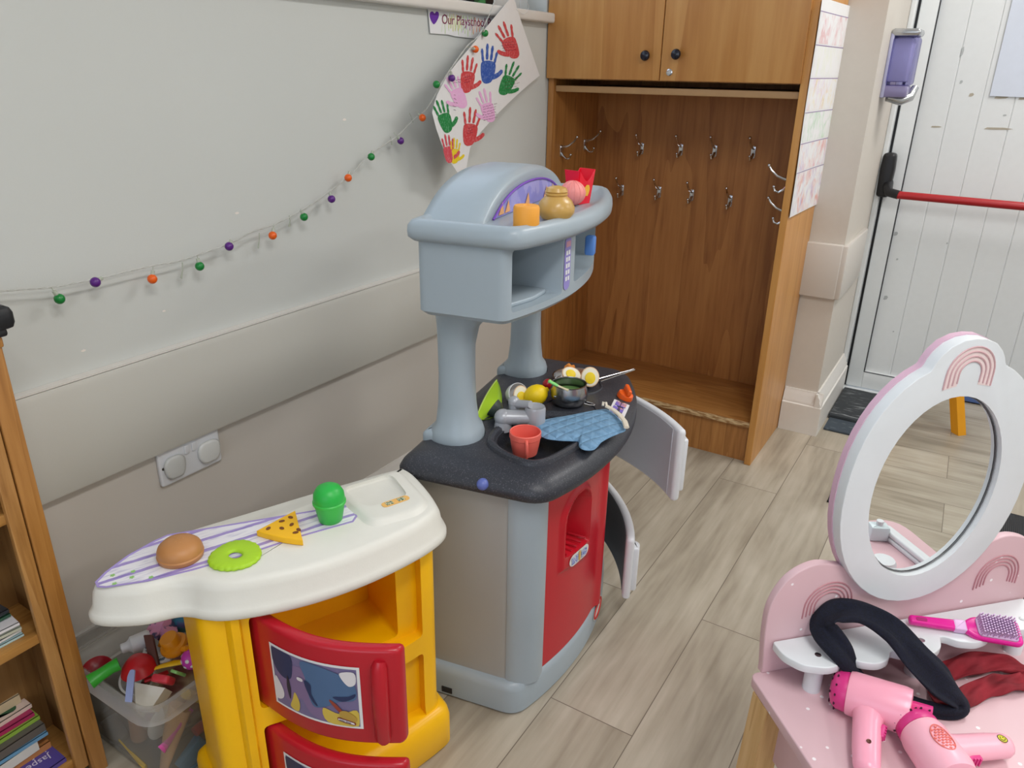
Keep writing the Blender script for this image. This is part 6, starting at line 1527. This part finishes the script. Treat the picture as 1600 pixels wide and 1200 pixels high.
# seen through the clear front
XF = -1.060
def fx(p, x=XF): return onX(p, x)
wtube('toy_fork', 'pink toy fork seen through the clear box front', [fx((300, 1108)), fx((288, 1125)), fx((276, 1142)), fx((264, 1158)), fx((252, 1172))], [.0055, .005, .0035, .008, .013], mat('toy_orchid', (214, 92, 176), .4), .3, up=(1, 0, 0))
wtube('toy_fork', 'yellow toy fork low inside the clear box front', [onY(p_, .538) for p_ in ((186, 1156), (200, 1172), (214, 1186), (228, 1200))], [.004, .004, .009, .010], mat('toy_soft_yellow', (226, 190, 70), .4), .3, up=(0, 1, 0))
wtube('toy_cone', 'beige toy ice cream cone inside the clear box', [fx((282, 1104), -1.08), fx((268, 1150), -1.08), fx((256, 1200), -1.08)], [.026, .020, .010], mat('cone_beige', (206, 160, 112), .6), .6)
wtube('toy_chip', 'bundle of yellow toy chips inside the clear box by the counter', [fx((290, 1084), -1.075), fx((312, 1090), -1.075), fx((330, 1096), -1.075)], [.013, .014, .013], mat('toy_soft_yellow', (226, 190, 70), .4), .7)
c = fx((302, 1178), -1.075); b = MB(); b.box(-.008, .008, -.03, .03, -.022, .022, r=.003, M=RX(.5))
for i in range(2):
    for j in range(3): b.box(.006, .0085, -.022 + j * .018, -.014 + j * .018, -.013 + i * .016, -.005 + i * .016, M=RX(.5))
o = b.build('toy_building_block', mat('toy_powder_blue', (96, 152, 186), .4)); o.location = c; tplace(o, 'powder blue toy block with square windows low in the box')
wtube('toy_sausage', 'red toy sausage inside the box beside the counter', [fx((304, 1144), -1.075), fx((318, 1132), -1.075)], .010, mat('toy_sausage_red', (190, 60, 58), .45))
wtube('toy_roller', 'grey toy roller inside the box behind the clear front', [onY(p_, .560) for p_ in ((170, 1122), (186, 1152), (190, 1184))], [.016, .018, .017], mat('toy_grey', (176, 172, 168), .5))
wtube('toy_bun', 'fawn toy roll inside the box behind the clear front', [onY(p_, .57) for p_ in ((216, 1120), (218, 1150))], [.018, .016], mat('toy_fawn', (196, 150, 118), .5))
blob('toy_plate', 'whitish toy plate inside the box behind the pink fork', (250, 1130), .09, (.006, .03, .03), mat('toy_white', (226, 226, 222), .4), .2)
c = Vector((-1.18, .70, .10)); b = MB(); rr = random.Random(9)
for k in range(5):
    pass
b.ell((.0, 0, -.01), (.085, .14, .085), None, 24, 12); o = b.build('toy_pile', two_tone('mixed_toys', (120, 60, 56), (170, 150, 120), 26, .4, .6, .5, detail=1)); o.location = c; o['kind'] = 'stuff'; tag(o, 'heap of jumbled small toys filling the clear box', 'toys')

# ================================================================== seen only in the mirror
t = thing('play_chair', "child's chair with orange legs reflected in the dressing table mirror", 'chair', (2.12, .92, 0), rad(45))
M_orl = mat('orange_chair_plastic', (246, 168, 20), .4)
for sx, sy in ((-.12, -.12), (-.12, .12), (.12, -.12), (.12, .12)):
    b = MB(); b.loft([[(sx * k + a * .018, sy * k + c_ * .018, z) for a, c_ in ((-1, -1), (1, -1), (1, 1), (-1, 1))] for z, k in ((0, 1.35), (.30, .9))]); b.build('leg', M_orl, t)
b = MB(); b.prism(rounded(rect(.30, .30), .05, 4), .30, .325, r=.008); b.build('seat', M_orl, t)
b = MB(); b.prism(rounded([(-.14, .325), (.14, .325), (.12, .58), (-.12, .58)], .04, 4), -.15, -.125, r=.006, M=basis((0, 0, 0), (0, 1, 0), (0, 0, 1))); b.build('backrest', M_orl, t)
t = thing('play_table', 'small wooden play table reflected at the mirror edge', 'table', (2.0, .30, 0))
for sx, sy in ((-.14, .30), (.3, .30), (-.14, -.3), (.3, -.3)):
    b = MB(); b.box(sx - .02, sx + .02, sy - .02, sy + .02, 0, .44); b.build('leg', M_legwood, t)
b = MB(); b.prism(rounded(rect(.6, .8, .08, 0), .04, 4), .44, .46, r=.004); b.build('table_top', M_legwood, t)
b = MB(); b.box(2.47, 2.8, 1.12, 1.95, .0, .26, r=.02); o = b.build('blue_tub', mat('tub_blue', (96, 128, 196), .5)); tag(o, 'long blue storage tub reflected at the top of the mirror', 'tub')
